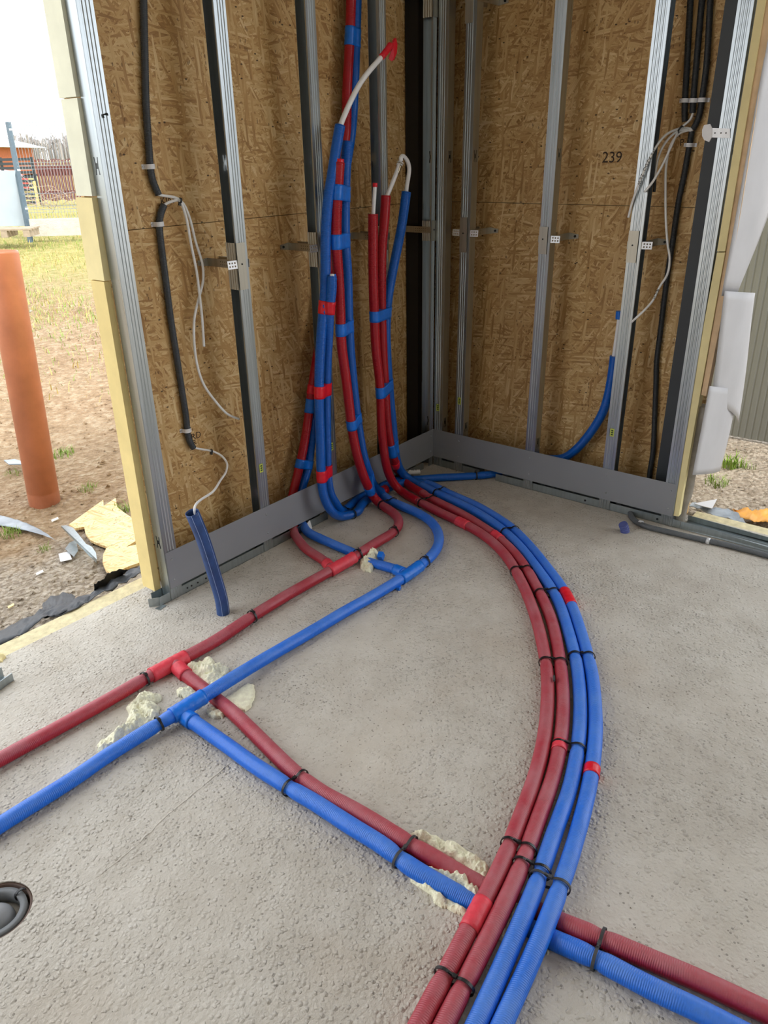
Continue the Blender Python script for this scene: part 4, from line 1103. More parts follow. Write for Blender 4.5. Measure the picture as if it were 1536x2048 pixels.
lp = inner([(-0.2871, -0.0450, 1.3304), (-0.2778, -0.0450, 1.3731), (-0.2669, -0.0450, 1.4078), (-0.2614, -0.0450, 1.4347), (-0.2768, -0.0500, 1.4600), (-0.3025, -0.0550, 1.4774), (-0.3254, -0.0580, 1.4852), (-0.3418, -0.0600, 1.4780), (-0.3386, -0.0600, 1.4667)], PX, oC, sig=0.006)
wE = inner([(-0.7305, -0.0700, 1.5744), (-0.7178, -0.0700, 1.5976), (-0.6840, -0.0700, 1.6427), (-0.6443, -0.0700, 1.6897), (-0.5971, -0.0700, 1.7374), (-0.5406, -0.0700, 1.7810), (-0.4727, -0.0700, 1.8261), (-0.4478, -0.0750, 1.8471)], PX*1.12, oE1)
# torn red tape round the tip of the curved white pipe
tp = path([(-0.4759, -0.0750, 1.8271), (-0.4352, -0.0750, 1.8562), (-0.4193, -0.0750, 1.8705)], 0, 0.006)
sweep('tape_cap', tp, np.linspace(PX*1.12+0.002, 0.0125, len(tp)), 'red_tape', oE1, 14)
MB().prism([(-0.4307, -0.0620, 1.8641), (-0.3960, -0.0620, 1.8799), (-0.3831, -0.0620, 1.8957), (-0.3740, -0.0620, 1.8749), (-0.3778, -0.0620, 1.8447), (-0.3974, -0.0620, 1.8199), (-0.4099, -0.0620, 1.8225), (-0.3998, -0.0620, 1.8498)], (0, -0.012, 0.002)).build('tape_flap', 'red_tape', oE1)
MB().prism([(-0.4250, -0.0790, 1.8467), (-0.4090, -0.0790, 1.8610), (-0.4032, -0.0790, 1.8383), (-0.4163, -0.0790, 1.8158), (-0.4380, -0.0790, 1.8227)], (0, -0.0015, 0)).build('tape_flap', 'red_tape_dusty', oE1)
inner([(-0.8447, -0.1050, 1.0585), (-0.8423, -0.1050, 1.0805)], PX, oE2)
sweep('tape_cap', path([(-0.8479, -0.1050, 1.0121), (-0.8442, -0.1050, 1.0659)], 0, 0.006), 0.0145, 'blue_tape', oE2, 14)
MB().obox((-0.8376, -0.1120, 1.0656), ((1, 0, 0.3), (0, 1, 0), (-0.3, 0, 1)), (0.011, 0.001, 0.012)).build('tape_flap', 'blue_tape', oE2)
inner([(0.1050, -0.8808, 0.6644), (0.1050, -0.8829, 0.7260), (0.1050, -0.8848, 0.7866), (0.1050, -0.8861, 0.8335), (0.1050, -0.8853, 0.8587)], PX*1.0, oE2)
sweep('tape_cap', path([(0.1050, -0.8845, 0.8376), (0.1050, -0.8839, 0.8712)], 0, 0.005), 0.0145, 'blue_tape', oE2, 14)
sweep('tape_cap', path([(-0.7586, -0.0850, 1.4348), (-0.7536, -0.0850, 1.4603), (-0.7509, -0.0850, 1.4805)], 0, 0.006), 0.0175, 'red_tape', oR2, 16)

# --- tape wraps
def tape(p, paths, r, L_, mat, root, dip=0.2):
    wrap('tape_wrap', paths, r, p, L_, mat, root, 0.0018, dip)
# on the twin blue pipes
for q in ((-0.8429, -0.0600, 0.9557), (-0.8831, -0.0600, 0.6227), (-0.9013, -0.0600, 0.2623)):
    tape(q, [pE1, pE2], RA, 0.050, 'red_tape', oE1)
# on the middle pair
for q, L_ in (((-0.7357, -0.0700, 1.3610), 0.055), ((-0.7437, -0.0700, 1.1884), 0.055), ((-0.7431, -0.0700, 0.8556), 0.05), ((-0.7084, -0.0700, 0.4443), 0.045), ((-0.625, -0.085, 0.10), 0.05)):
    tape(q, [pR2, pB2], RM*0.92, L_, 'blue_tape', oB2)
# on the tall red/blue trio
tape((-0.4971, -0.0600, 0.8699), [pA, pB, pC], RA, 0.046, 'blue_tape', oC, 0.0)
tape((-0.4788, -0.0600, 0.5381), [pA, pB, pC], RA, 0.05, 'blue_tape', oC, 0.0)
tape((-0.4137, -0.0500, 0.2235), [pB, pC], RA, 0.07, 'blue_tape', oC)
tape((-0.42, -0.07, 0.09), [pB], RA, 0.05, 'red_tape', oB)
# on the far pair
tape((-0.4409, 0.1000, 1.9133), [pFr, pFb], RM*0.86, 0.065, 'blue_tape', oFb)
tape((-0.7911, 0.1000, 0.5050), [pFr, pFb], RM*0.86, 0.06, 'blue_tape', oFb)
tape((-0.7754, 0.1000, 0.5774), [pFr], RM*0.86, 0.04, 'red_tape', oFr)
tape((-0.8731, 0.1000, 0.2600), [pFr, pFb], RM*0.86, 0.04, 'blue_tape', oFb)
# on the arc
tape((-0.5373, -0.5361, 0.0205), [pA], RA, 0.07, 'red_tape_dusty', oA)
tape((-0.5616, -0.7320, 0.0205), [pB], RA, 0.06, 'red_tape_dusty', oB)
tape((-0.8391, -1.1854, 0.0205), [pD], RA, 0.10, 'red_tape', oE1)
tape((-1.5594, -1.5059, 0.0205), [pB], RA, 0.035, 'red_tape_dusty', oB)
tape((-1.5949, -1.6194, 0.0205), [pD], RA, 0.034, 'red_tape', oE1)
tape((-2.1400, -1.6019, 0.0340), [pA], RA, 0.075, 'red_tape_dusty', oA)
tape((-0.455, -0.033, 0.0205), [pD], RA, 0.03, 'red_tape', oE1)
# tees: main wrapped in bright tape plus the branch collar
tape((-1.9706, -0.3447, 0.0225), [pR2], RM, 0.13, 'red_tape_dusty', oR2)
sweep('tape_wrap', pGr[2:9], RM*0.94+0.0035, 'red_tape_dusty', oR2, 18)
tape((-1.1447, -0.3557, 0.0225), [pR2], RM, 0.13, 'red_tape_dusty', oR2)
sweep('tape_wrap', pFr[2:8], RM*0.86+0.003, 'red_tape_dusty', oR2, 18)
tape((-2.0743, -0.5601, 0.0225), [pB2], RM, 0.11, 'blue_tape', oB2)
sweep('tape_wrap', pGb[2:8], RM*0.94+0.0035, 'blue_tape', oB2, 18)
tape((-1.0283, -0.6144, 0.0225), [pB2], RM, 0.13, 'blue_tape', oB2)
sweep('tape_wrap', pFb[2:8], RM*0.86+0.003, 'blue_tape', oB2, 18)
MB().obox((-1.1282, -0.6292, 0.0060), ((1, 0.3, 0), (-0.3, 1, 0), (0, 0, 1)), (0.009, 0.007, 0.006)).build('tape_flap', 'blue_tape', oB2)

# --- cable ties
tie_info = [
 ('AB0', 'black tie round the two reds where the arc leaves the wall', RA),
 ('AB1', 'black tie round the two reds near the top of the arc', RA),
 ('AB2', 'black tie round the two reds in the middle of the arc', RA),
 ('AB3', 'black tie round the two reds just above the foam crossing', RA),
 ('AB4', 'lowest black tie round the two reds at the picture bottom', RA),
 ('BC1', 'black tie joining inner red and inner blue in the upper arc', RA),
 ('BC2', 'black tie joining inner red and inner blue beside a red tape band', RA),
 ('BC3', 'black tie joining inner red and inner blue near the foam crossing', RA),
 ('CD0', 'black tie round the two blues where the arc leaves the wall', RA),
 ('CD1', 'black tie round the two blues high on the arc', RA),
 ('CD2', 'black tie round the two blues in the middle of the arc', RA),
 ('CD3', 'dusty black tie round the two blues at the crossing', RA),
 ('G1', 'black tie where the red and blue branch pipes first meet', RM*0.94),
 ('G2', 'black tie on the branch pair just before the foam', RM*0.94),
 ('G3', 'black tie on the branch pair right of the arc', RM*0.94),
 ('M1', 'black tie at the foot of the middle red and blue risers', RM*0.92),
 ('R1', 'black tie on the red main beside the navy tube', RM*0.92),
 ('R2', 'black tie on the red main left of its taped tee', RM*0.92),
 ('R3', 'black tie on the hooked bend of the red main', RM*0.92),
 ('R4', 'black tie on the red main beside the small foam lump', RM*0.92),
 ('B1', 'black tie on the bend of the blue main above its tee', RM*0.92),
 ('B2', 'black tie on the blue main beside the long foam strip', RM*0.92),
 ('E1', 'black tie at the low bend of the twin blue pipes', RA),
 ('E2', 'black tie on the low blue pipe in the room corner', RA*0.92),
]
for key, lab, r in tie_info:
    p, ps = T[key]
    cable_tie(lab, ps, r, p, 'tie_dusty' if key in ('CD3', 'G2', 'G3') else 'tie', pinch=0.88, tail=0.0 if key in ('R2', 'B2', 'CD2') else 0.014, head_side=-1)
# spare tie head caught between the two reds
sh = MB().obox((-1.3206, -1.3696, 0.0420), (pA[nearest(pA, (-1.2665, -1.3234, 0.0205))] - pA[nearest(pA, (-1.3555, -1.3693, 0.0205))], (0.3, -1, 0), (0, 0, 1)), (0.012, 0.003, 0.003)).build('cut_tie_end', 'tie_dusty')
tag(sh, 'cut tie stub lying between the two reds of the arc', 'cable tie')

# ================================================================== NAVY TUBE
nv = thing('conduit_tube', 'navy blue plastic tube standing in the slab with a cable inside', 'tube')
nb = np.array((-1.6384, -0.2187, 0.0000)); ntp = np.array((-1.705, nb[1]+0.01, 0.425))
na = path([nb - (0, 0, 0.03), nb + (0.001, 0, 0.05), nb*0.6+ntp*0.4 + (0.012, 0, 0), nb*0.25+ntp*0.75 + (0.010, 0, 0), ntp], 0.01, 0.01)
RT = 0.0235
t_, u_, w_ = frames(na)
def tube_wall(a, ro, ri, n=28):
    t, u, w = frames(a)
    rings = []
    for i in range(len(a)):
        rings.append([a[i] + ro*(math.cos(2*math.pi*k/n)*u[i] + math.sin(2*math.pi*k/n)*w[i]) for k in range(n)])
    for i in range(len(a)-1, -1, -1):
        rings.append([a[i] + ri*(math.cos(2*math.pi*k/n)*u[i] + math.sin(2*math.pi*k/n)*w[i]) for k in range(n)])
    return MB().rings(rings, False, True, True)
tube_wall(na, RT, RT-0.003).build('wall', 'navy_tube', nv)
# pale extrusion stripes along the tube
for ang in (-0.25, 0.9):
    pts = []
    for i in range(len(na)):
        v0 = np.array([-0.55, -0.83, 0]); v0 = v0 - t_[i]*np.dot(v0, t_[i]); v0 /= np.linalg.norm(v0)
        s0 = np.cross(t_[i], v0)
        pts.append(na[i] + (v0*math.cos(ang) + s0*math.sin(ang))*RT)
    sweep('stripe', np.array(pts), 0.0009, 'stripe', nv, 6)

# ================================================================== CABLES AND CONDUITS, LONG WALL
YC = 0.147
cd1 = thing('corrugated_conduit', 'dark corrugated conduit coming down from above, long wall', 'conduit')
a = path([(-1.3378, 0.1470, 2.1155), (-1.3562, 0.1470, 2.0137), (-1.3684, 0.1470, 1.9358), (-1.3942, 0.1470, 1.7613), (-1.4099, 0.1470, 1.6526), (-1.4216, 0.1470, 1.5216), (-1.4257, 0.1470, 1.4714), (-1.4239, 0.1470, 1.4308), (-1.4078, 0.1470, 1.3858)], 0.012, 0.0008*2)
sweep('corrugated_tube', a, ridged(a, 0.0115, 0.0007, 0.0052), 'conduit', cd1, 14)
cd2 = thing('corrugated_conduit', 'dark corrugated conduit between two clips, long wall lower part', 'conduit')
a = path([(-1.3912, 0.1470, 1.3523), (-1.4101, 0.1470, 1.3252), (-1.4205, 0.1470, 1.2943), (-1.4242, 0.1470, 1.2193), (-1.4243, 0.1470, 1.1454), (-1.4256, 0.1470, 0.9854), (-1.4220, 0.1470, 0.8526), (-1.4184, 0.1470, 0.7160), (-1.4159, 0.1470, 0.6012), (-1.4192, 0.1470, 0.5506), (-1.4150, 0.1470, 0.5173), (-1.4009, 0.1470, 0.4846)], 0.012, 0.0016)
sweep('corrugated_tube', a, ridged(a, 0.0115, 0.0007, 0.0052), 'conduit', cd2, 14)
def clip_band(label, c, axis, wall, r=0.0125, w=0.0075, n_wells=1):
    root = thing('cable_clip', label, 'clip', group='white conduit clips')
    c = Vector(c); ax = Vector(axis).normalized()
    out = Vector((0, -1, 0)) if wall == 'L' else Vector((-1, 0, 0))
    side = ax.cross(out).normalized()
    rings = []
    N = 14
    prof = []
    for i in range(N+1):
        th = math.pi*i/N
        prof.append((math.cos(th)*(r+0.001), math.sin(th)*(r+0.001)))
    prof = [(r+0.011, -r*0.9), (r+0.003, -r*0.9)] + prof + [(-r-0.003, -r*0.9), (-r-0.011, -r*0.9)]
    th_ = 0.0018
    for x, y in prof:
        d = Vector((x, y)).normalized()
        p0 = c + side*x + out*y
        p1 = c + side*(x+d.x*th_) + out*(y+d.y*th_)
        rings.append([p0-ax*w, p0+ax*w, p1+ax*w, p1-ax*w])
    MB().rings(rings, True, False).build('band', 'clip', root)
    q = c + side*(r+0.008) + out*(-r*0.9)
    MB().cyl(q, q + out*0.004, 0.003, 8).build('nail', 'screw', root)
    return root
clip_band('top white clip holding the conduit on the long wall', (-1.4257, 0.1470, 1.4714), (0.03, 0, -1), 'L')
clip_band('white clip just below the cable loop on the long wall', (-1.4201, 0.1470, 1.2943), (0.03, 0, -1), 'L')
clip_band('lowest white clip of the conduit on the long wall', (-1.4186, 0.1470, 0.5624), (0.03, 0, -1), 'L')
def cable(label, pts, r=0.0042, mat='white_cable', sig=0.006, group='white flat cables'):
    a = path(pts, sig, 0.006)
    root = thing('electric_cable', label, 'cable', group=group)
    sweep('sheath', a, r, mat, root, 12)
    return root, a
ca, pa_ = cable('white cable with straight short end on the long wall', [(-1.4135, 0.1420, 1.3861), (-1.3975, 0.1400, 1.3823), (-1.3631, 0.1300, 1.3762), (-1.3452, 0.1200, 1.3676), (-1.3425, 0.1150, 1.3566), (-1.3335, 0.1100, 1.3053), (-1.3270, 0.1100, 1.2235), (-1.3166, 0.1100, 1.1252), (-1.3161, 0.1100, 1.0493), (-1.3164, 0.1100, 0.9716), (-1.3231, 0.1100, 0.8657)], 0.0046)
cb, pb_ = cable('white cable hanging long and curling to the right, long wall', [(-1.3952, 0.1420, 1.3511), (-1.3898, 0.1400, 1.3555), (-1.3700, 0.1320, 1.3624), (-1.3480, 0.1220, 1.3662), (-1.3342, 0.1200, 1.3576), (-1.3121, 0.1200, 1.3084), (-1.2987, 0.1200, 1.2304), (-1.2777, 0.1220, 1.1473), (-1.2834, 0.1220, 1.0945), (-1.3134, 0.1220, 1.0321), (-1.3405, 0.1220, 0.9742), (-1.3562, 0.1200, 0.8981), (-1.3643, 0.1100, 0.8092), (-1.3536, 0.1000, 0.7331), (-1.3133, 0.0900, 0.6556), (-1.2727, 0.0800, 0.5994), (-1.2227, 0.0750, 0.5667)], 0.0046)
cc_, pc_ = cable('white cable dropping into the navy tube', [(-1.4066, 0.1420, 0.4895), (-1.3765, 0.1400, 0.4747), (-1.3346, 0.1250, 0.4569), (-1.3131, 0.1000, 0.4391), (-1.3118, 0.0700, 0.4161), (-1.3485, 0.0300, 0.4040), (-1.4488, -0.0500, 0.4120), (-1.5379, -0.1200, 0.4211)] + [tuple(ntp + (0.012, 0, 0.012)), tuple(ntp*0.9+nb*0.1 + (0.009, 0, 0)), tuple(ntp*0.6+nb*0.4)], 0.0042)
def small_tie(label, p, axis, r):
    root = thing('cable_tie', label, 'cable tie', group='small black ties on cables')
    p = np.array(p); ax = np.array(axis)/np.linalg.norm(axis)
    u = np.cross(ax, [0, 0, 1.0]); u /= np.linalg.norm(u); w = np.cross(ax, u)
    rings = []
    for i in range(16):
        d = math.cos(i*math.pi/8)*u + math.sin(i*math.pi/8)*w
        rings.append([p + d*(r) - ax*0.003, p + d*r + ax*0.003, p + d*(r+0.002) + ax*0.003, p + d*(r+0.002) - ax*0.003])
    MB().rings(rings, False, False, True).build('strap', 'tie', root)
    MB().obox(p + w*(r+0.004), (u, ax, w), (0.004, 0.004, 0.005)).build('head', 'tie', root)
    return root
small_tie('small black tie bundling the white cable loop on the long wall', (-1.3449, 0.1170, 1.3645), (1, -0.2, -0.3), 0.0075)
small_tie('small black tie on the cable above the navy tube', (-1.3370, 0.1220, 0.4583), (1, -0.2, -0.2), 0.0048)

# ================================================================== CABLES AND CONDUITS, SHORT WALL
XC = 0.155
def conduit(label, pts, mat='conduit_r', r=0.0112, step=0.0016):
    root = thing('corrugated_conduit', label, 'conduit')
    a = path(pts, 0.012, step)
    sweep('corrugated_tube', a, ridged(a, r, 0.0006, 0.0052), mat, root, 14)
    return root
conduit('left one of the three black conduits, short wall', [(0.1550, -0.9867, 2.1558), (0.1550, -0.9996, 1.9771), (0.1550, -1.0175, 1.7728), (0.1550, -1.0267, 1.6613), (0.1550, -1.0317, 1.6144), (0.1550, -1.0379, 1.5855)])
conduit('middle one of the three black conduits, short wall', [(0.1550, -1.0340, 2.1491), (0.1550, -1.0409, 1.9727), (0.1550, -1.0516, 1.7704), (0.1550, -1.0576, 1.6647), (0.1550, -1.0617, 1.6132)])
conduit('right one of the three black conduits, bending left at its end', [(0.1550, -1.0582, 2.1457), (0.1550, -1.0710, 1.9694), (0.1550, -1.0888, 1.7678), (0.1550, -1.0897, 1.6582), (0.1550, -1.0880, 1.5988), (0.1550, -1.0721, 1.5574)])
conduit('single dark conduit running down behind the short baseboard', [(0.1550, -1.0691, 1.5524), (0.1550, -1.0669, 1.5046), (0.1550, -1.0620, 1.3962), (0.1550, -1.0543, 1.3025), (0.1550, -1.0529, 1.1607), (0.1550, -1.0493, 1.0130), (0.1550, -1.0519, 0.7971), (0.1550, -1.0532, 0.6693), (0.1550, -1.0633, 0.5699), (0.1550, -1.0791, 0.4027), (0.1550, -1.0912, 0.2618), (0.1550, -1.0898, 0.1598), (0.1400, -1.0991, 0.0708)])
for lab, q in (('left white clip of the row of three', (0.1550, -1.0274, 1.6563)), ('middle white clip of the row of three', (0.1550, -1.0582, 1.6548)), ('right white clip of the row of three', (0.1550, -1.0903, 1.6549))):
    clip_band(lab, q, (0, 0.03, -1), 'R', 0.0122, 0.0072)
clip_band('single white clip on the lone dark conduit', (0.1550, -1.0659, 1.5046), (0, 0.03, -1), 'R', 0.0122, 0.0068)
r1, q1 = cable('white cable lettered in black reaching in front of the stud', [(0.1500, -1.0716, 1.5590), (0.1400, -1.0500, 1.5630), (0.1200, -1.0345, 1.5616), (0.0700, -1.0057, 1.5435), (0.0200, -0.9897, 1.5033), (-0.0120, -0.9708, 1.4340), (-0.0140, -0.9507, 1.3698), (-0.0100, -0.9314, 1.3053), (-0.0080, -0.9222, 1.2523)], 0.0044)
r2, q2 = cable('short white cable ending in a black sleeve', [(0.1500, -1.0726, 1.5523), (0.1300, -1.0429, 1.5580), (0.1100, -1.0246, 1.5499), (0.0850, -1.0033, 1.5215), (0.0700, -0.9876, 1.4807), (0.0650, -0.9816, 1.4323), (0.0650, -0.9840, 1.3776)], 0.0044)
sweep('end_sleeve', path([(0.0650, -0.9826, 1.3883), (0.0650, -0.9847, 1.3581), (0.0650, -0.9849, 1.3420)], 0, 0.004), 0.0056, 'tie', r2, 12)
r3, q3 = cable('white cable with cut end lying on the stud', [(0.1500, -1.0653, 1.6129), (0.1450, -1.0593, 1.5897), (0.1350, -1.0394, 1.5700), (0.1200, -1.0287, 1.5499), (0.0800, -1.0235, 1.4989), (0.0400, -1.0119, 1.4327), (-0.0080, -0.9982, 1.3751), (-0.0120, -0.9765, 1.3453)], 0.0044)
r4, q4 = cable('longest white cable of the short wall, S-shaped, end on the stud', [(0.1500, -1.0737, 1.5573), (0.1350, -1.0495, 1.5528), (0.1200, -1.0316, 1.5430), (0.1000, -1.0152, 1.5076), (0.0900, -1.0103, 1.4455), (0.0900, -1.0194, 1.3520), (0.0900, -1.0377, 1.2345), (0.0900, -1.0568, 1.1478), (0.0900, -1.0716, 1.0995), (0.0800, -1.0745, 1.0396), (0.0600, -1.0563, 0.9902), (0.0350, -1.0451, 0.9398), (0.0000, -1.0252, 0.9016), (-0.0140, -0.9846, 0.8535)], 0.0046)
small_tie('small black tie bundling the four cables of the short wall', (0.1180, -1.0373, 1.5598), (0, -0.8, -0.5), 0.011)
# lettering written along the first cable
def write_along(a, body, i0, step, size, root):
    t, u, w = frames(a)
    for k, ch in enumerate(body):
        i = i0 + int(k*step)
        if ch == ' ' or i >= len(a): continue
        tt = t[i]
        out = np.array((-1.0, -0.35, 0.25)); out -= tt*np.dot(out, tt); out /= np.linalg.norm(out)
        up = np.cross(out, tt)
        o = a[i] + out*0.0047 - up*size*0.33
        text_part('lettering', ch, size, o, tt, up, 'black_ink', root)
k0 = nearest(q1, (0.0000, -0.9909, 1.4933))
write_along(q1, 'GNIAZDO ZEW', k0, 1.95, 0.0165, r1)
k1 = nearest(q4, (0.0500, -1.0550, 0.9817))
write_along(q4, 'KUCH', k1, 1.9, 0.016, r4)

# grey conduit leaving under the short baseboard along the threshold
gc = thing('corrugated_conduit', 'grey conduit lying along the metal threshold at the right edge', 'conduit')
a = path([(0.06, -1.005, 0.03), (0.02, -1.01, 0.02)] + [(0.0321, -1.0601, 0.0125), (-0.0232, -1.0918, 0.0125), (-0.0642, -1.1310, 0.0125), (-0.0845, -1.1793, 0.0125), (-0.0815, -1.2655, 0.0125), (-0.0725, -1.3890, 0.0125), (-0.0594, -1.5064, 0.0125), (-0.0563, -1.6713, 0.0125), (-0.0556, -1.8238, 0.0125)], 0.01, 0.0018)
sweep('corrugated_tube', a, ridged(a, 0.0118, 0.0005, 0.0055), 'grey_conduit', gc, 14)
for q, d in (((-0.0720, -1.1544, 0.0125), (-0.3, -1, 0)), ((-0.0673, -1.4426, 0.0125), (-0.08, -1, 0))):
    q = np.array(q); d = np.array(d)/np.linalg.norm(d)
    sweep('metal_band', np.array([q-d*0.007, q, q+d*0.007]), 0.0142, 'tab', gc, 14)
# violet corrugated stub in the slab
vs = thing('conduit_stub', 'short violet corrugated stub sticking out of the slab', 'tube')
q = np.array((-0.1658, -1.1241, 0.0000))
a = path([q + (0, 0, -0.02), q, q + (-0.004, 0.004, 0.022), q + (-0.012, 0.01, 0.04)], 0, 0.0012)
sweep('corrugated_tube', a, ridged(a, 0.0172, 0.0026, 0.0105), 'purple', vs, 20)
# white pipe stub under the long baseboard near the corner
ws = thing('pipe_stub', 'white printed pipe stub poking out under the baseboard near the corner', 'pipe')
a = path([(-0.24, 0.045, 0.022), (-0.20, 0.0, 0.021), (-0.165, -0.035, 0.0205)], 0, 0.006)
sweep('tube', a, 0.0125, 'white_plastic', ws, 16)
text_part('lettering', 'PE-X', 0.013, (-0.205, -0.012, 0.0335), (0.035, -0.035, 0), (0.03, 0.03, 0.03), 'black_ink', ws)
wp = MB().hexa([(-0.965, -0.012, 0.004), (-0.945, -0.012, 0.004), (-0.945, -0.010, 0.004), (-0.965, -0.010, 0.004)], [(-0.965, -0.004, 0.034), (-0.948, -0.004, 0.044), (-0.948, -0.002, 0.044), (-0.965, -0.002, 0.034)]).build('paper_tag', 'white_plastic')
tag(wp, 'tiny white paper tag leaning under the long baseboard', 'paper tag')

# ================================================================== FOAM
def inside(poly, x, y):
    c = False; n = len(poly)
    for i in range(n):
        x0, y0 = poly[i][:2]; x1, y1 = poly[(i+1) % n][:2]
        if (y0 > y) != (y1 > y) and x < (x1-x0)*(y-y0)/(y1-y0)+x0: c = not c
    return c
def edge_dist(poly, x, y):
    best = 9; n = len(poly)
    for i in range(n):
        a = Vector(poly[i][:2]); b = Vector(poly[(i+1) % n][:2]); p = Vector((x, y))
        ab = b-a; t = max(0, min(1, (p-a).dot(ab)/max(1e-9, ab.length_squared)))
        best = min(best, (a+ab*t-p).length)
    return best
def foam(label, poly, h, seed, cell=0.003, lump=34, z0=0.0, mat='foam', name='foam_lump', cat='foam', rough=0.85):
    xs = [p[0] for p in poly]; ys = [p[1] for p in poly]
    nx = int((max(xs)-min(xs))/cell)+3; ny = int((max(ys)-min(ys))/cell)+3
    idx = {}; V = []; F = []
    for i in range(nx):
        for j in range(ny):
            x = min(xs)+(i-1)*cell; y = min(ys)+(j-1)*cell
            xj = x + 0.004*noise.noise(Vector((x*60, y*60, seed))); yj = y + 0.004*noise.noise(Vector((x*60, y*60, seed+9)))
            if not inside(poly, xj, yj): continue
            d = edge_dist(poly, xj, yj)
            prof = math.sqrt(min(1.0, d/(h*0.8)))
            h_ = h*1.35
            nz = 1 - rough*0.4 + rough*0.8*noise.noise(Vector((x*lump, y*lump, seed*2.3))) + 0.35*rough*noise.noise(Vector((x*lump*4, y*lump*4, seed)))
            idx[(i, j)] = len(V)
            V.append((x, y, z0 + max(0.001, h_*prof*nz)))
    for (i, j), a in list(idx.items()):
        if (i+1, j) in idx and (i+1, j+1) in idx and (i, j+1) in idx:
            F.append((a, idx[(i+1, j)], idx[(i+1, j+1)], idx[(i, j+1)]))
    bm = bmesh.new()
    vs = [bm.verts.new(v) for v in V]
    for f in F: bm.faces.new([vs[k] for k in f])
    be = [e for e in bm.edges if e.is_boundary]
    ret = bmesh.ops.extrude_edge_only(bm, edges=be)
    for g in ret['geom']:
        if isinstance(g, bmesh.types.BMVert): g.co.z = z0 - 0.004
    for v in [v for v in bm.verts if not v.link_faces]: bm.verts.remove(v)
    bmesh.ops.recalc_face_normals(bm, faces=bm.faces)
    me = bpy.data.meshes.new(name); bm.to_mesh(me); bm.free()
    me.polygons.foreach_set('use_smooth', [True]*len(me.polygons))
    me.materials.append(M[mat])
    o = bpy.data.objects.new(name, me); COL.objects.link(o)
    if label: tag(o, label, cat, 'dried foam lumps' if cat == 'foam' else None)
    return o
foam('long cream foam strip along the blue main', [(-2.3152, -0.4639, 0.0100), (-2.2977, -0.4567, 0.0100), (-2.2604, -0.4617, 0.0100), (-2.2265, -0.4609, 0.0100), (-2.1863, -0.4348, 0.0100), (-2.1691, -0.3901, 0.0100), (-2.1385, -0.3767, 0.0100), (-2.1093, -0.3760, 0.0100), (-2.0844, -0.3972, 0.0100), (-2.0684, -0.4304, 0.0100), (-2.0833, -0.4501, 0.0100), (-2.1067, -0.4423, 0.0100), (-2.1036, -0.4771, 0.0100), (-2.1274, -0.4944, 0.0100), (-2.1190, -0.5166, 0.0100), (-2.1463, -0.5244, 0.0100), (-2.1909, -0.5187, 0.0100), (-2.2319, -0.5097, 0.0100), (-2.2657, -0.5059, 0.0100), (-2.2964, -0.5152, 0.0100), (-2.3237, -0.5085, 0.0100), (-2.3267, -0.4915, 0.0100)], 0.026, 1)
foam('cream foam flake behind the taped red tee', [(-1.9472, -0.3831, 0.0100), (-1.9129, -0.3755, 0.0100), (-1.8742, -0.3911, 0.0100), (-1.8485, -0.3979, 0.0100), (-1.8532, -0.4283, 0.0100), (-1.8785, -0.4483, 0.0100), (-1.8565, -0.4688, 0.0100), (-1.8490, -0.4965, 0.0100), (-1.8779, -0.5103, 0.0100), (-1.9059, -0.4901, 0.0100), (-1.9332, -0.4623, 0.0100), (-1.9461, -0.4365, 0.0100)], 0.024, 2)
foam('cream foam patch between red branch and blue main', [(-1.9412, -0.4491, 0.0050), (-1.8949, -0.4765, 0.0050), (-1.8813, -0.5205, 0.0050), (-1.8918, -0.5488, 0.0050), (-1.9359, -0.5479, 0.0050), (-1.9528, -0.5090, 0.0050), (-1.9520, -0.4769, 0.0050)], 0.014, 3)
foam('cream foam lump left of the red branch crossing', [(-2.0247, -0.4459, 0.0050), (-2.0059, -0.4465, 0.0050), (-1.9890, -0.4690, 0.0050), (-1.9911, -0.5148, 0.0050), (-1.9987, -0.5522, 0.0050), (-2.0202, -0.5548, 0.0050), (-2.0324, -0.5230, 0.0050), (-2.0332, -0.4907, 0.0050), (-2.0413, -0.4720, 0.0050)], 0.018, 4)
foam('smooth cream foam disc right of the blue main', [(-1.9790, -0.5976, 0.0030), (-1.9194, -0.5980, 0.0030), (-1.8657, -0.5959, 0.0030), (-1.8603, -0.6196, 0.0030), (-1.8903, -0.6607, 0.0030), (-1.9333, -0.6891, 0.0030), (-1.9665, -0.6903, 0.0030), (-1.9765, -0.6620, 0.0030), (-1.9836, -0.6300, 0.0030)], 0.009, 5, rough=0.2)
foam('small cream foam lump below the blue main crossing', [(-2.0333, -0.5982, 0.0050), (-2.0074, -0.5947, 0.0050), (-2.0020, -0.6246, 0.0050), (-2.0063, -0.6563, 0.0050), (-2.0250, -0.6645, 0.0050), (-2.0378, -0.6440, 0.0050), (-2.0429, -0.6188, 0.0050)], 0.018, 6)
foam('long cream foam ridge above the red branch near the arc', [(-2.0287, -1.3486, 0.0050), (-2.0125, -1.3548, 0.0050), (-2.0040, -1.3785, 0.0050), (-1.9980, -1.4038, 0.0050), (-1.9899, -1.4388, 0.0050), (-1.9865, -1.4721, 0.0050), (-1.9880, -1.5078, 0.0050), (-1.9944, -1.5497, 0.0050), (-2.0378, -1.5720, 0.0050), (-2.0448, -1.5500, 0.0050), (-2.0371, -1.5117, 0.0050), (-2.0339, -1.4752, 0.0050), (-2.0306, -1.4378, 0.0050), (-2.0309, -1.3947, 0.0050), (-2.0387, -1.3650, 0.0050)], 0.024, 7)
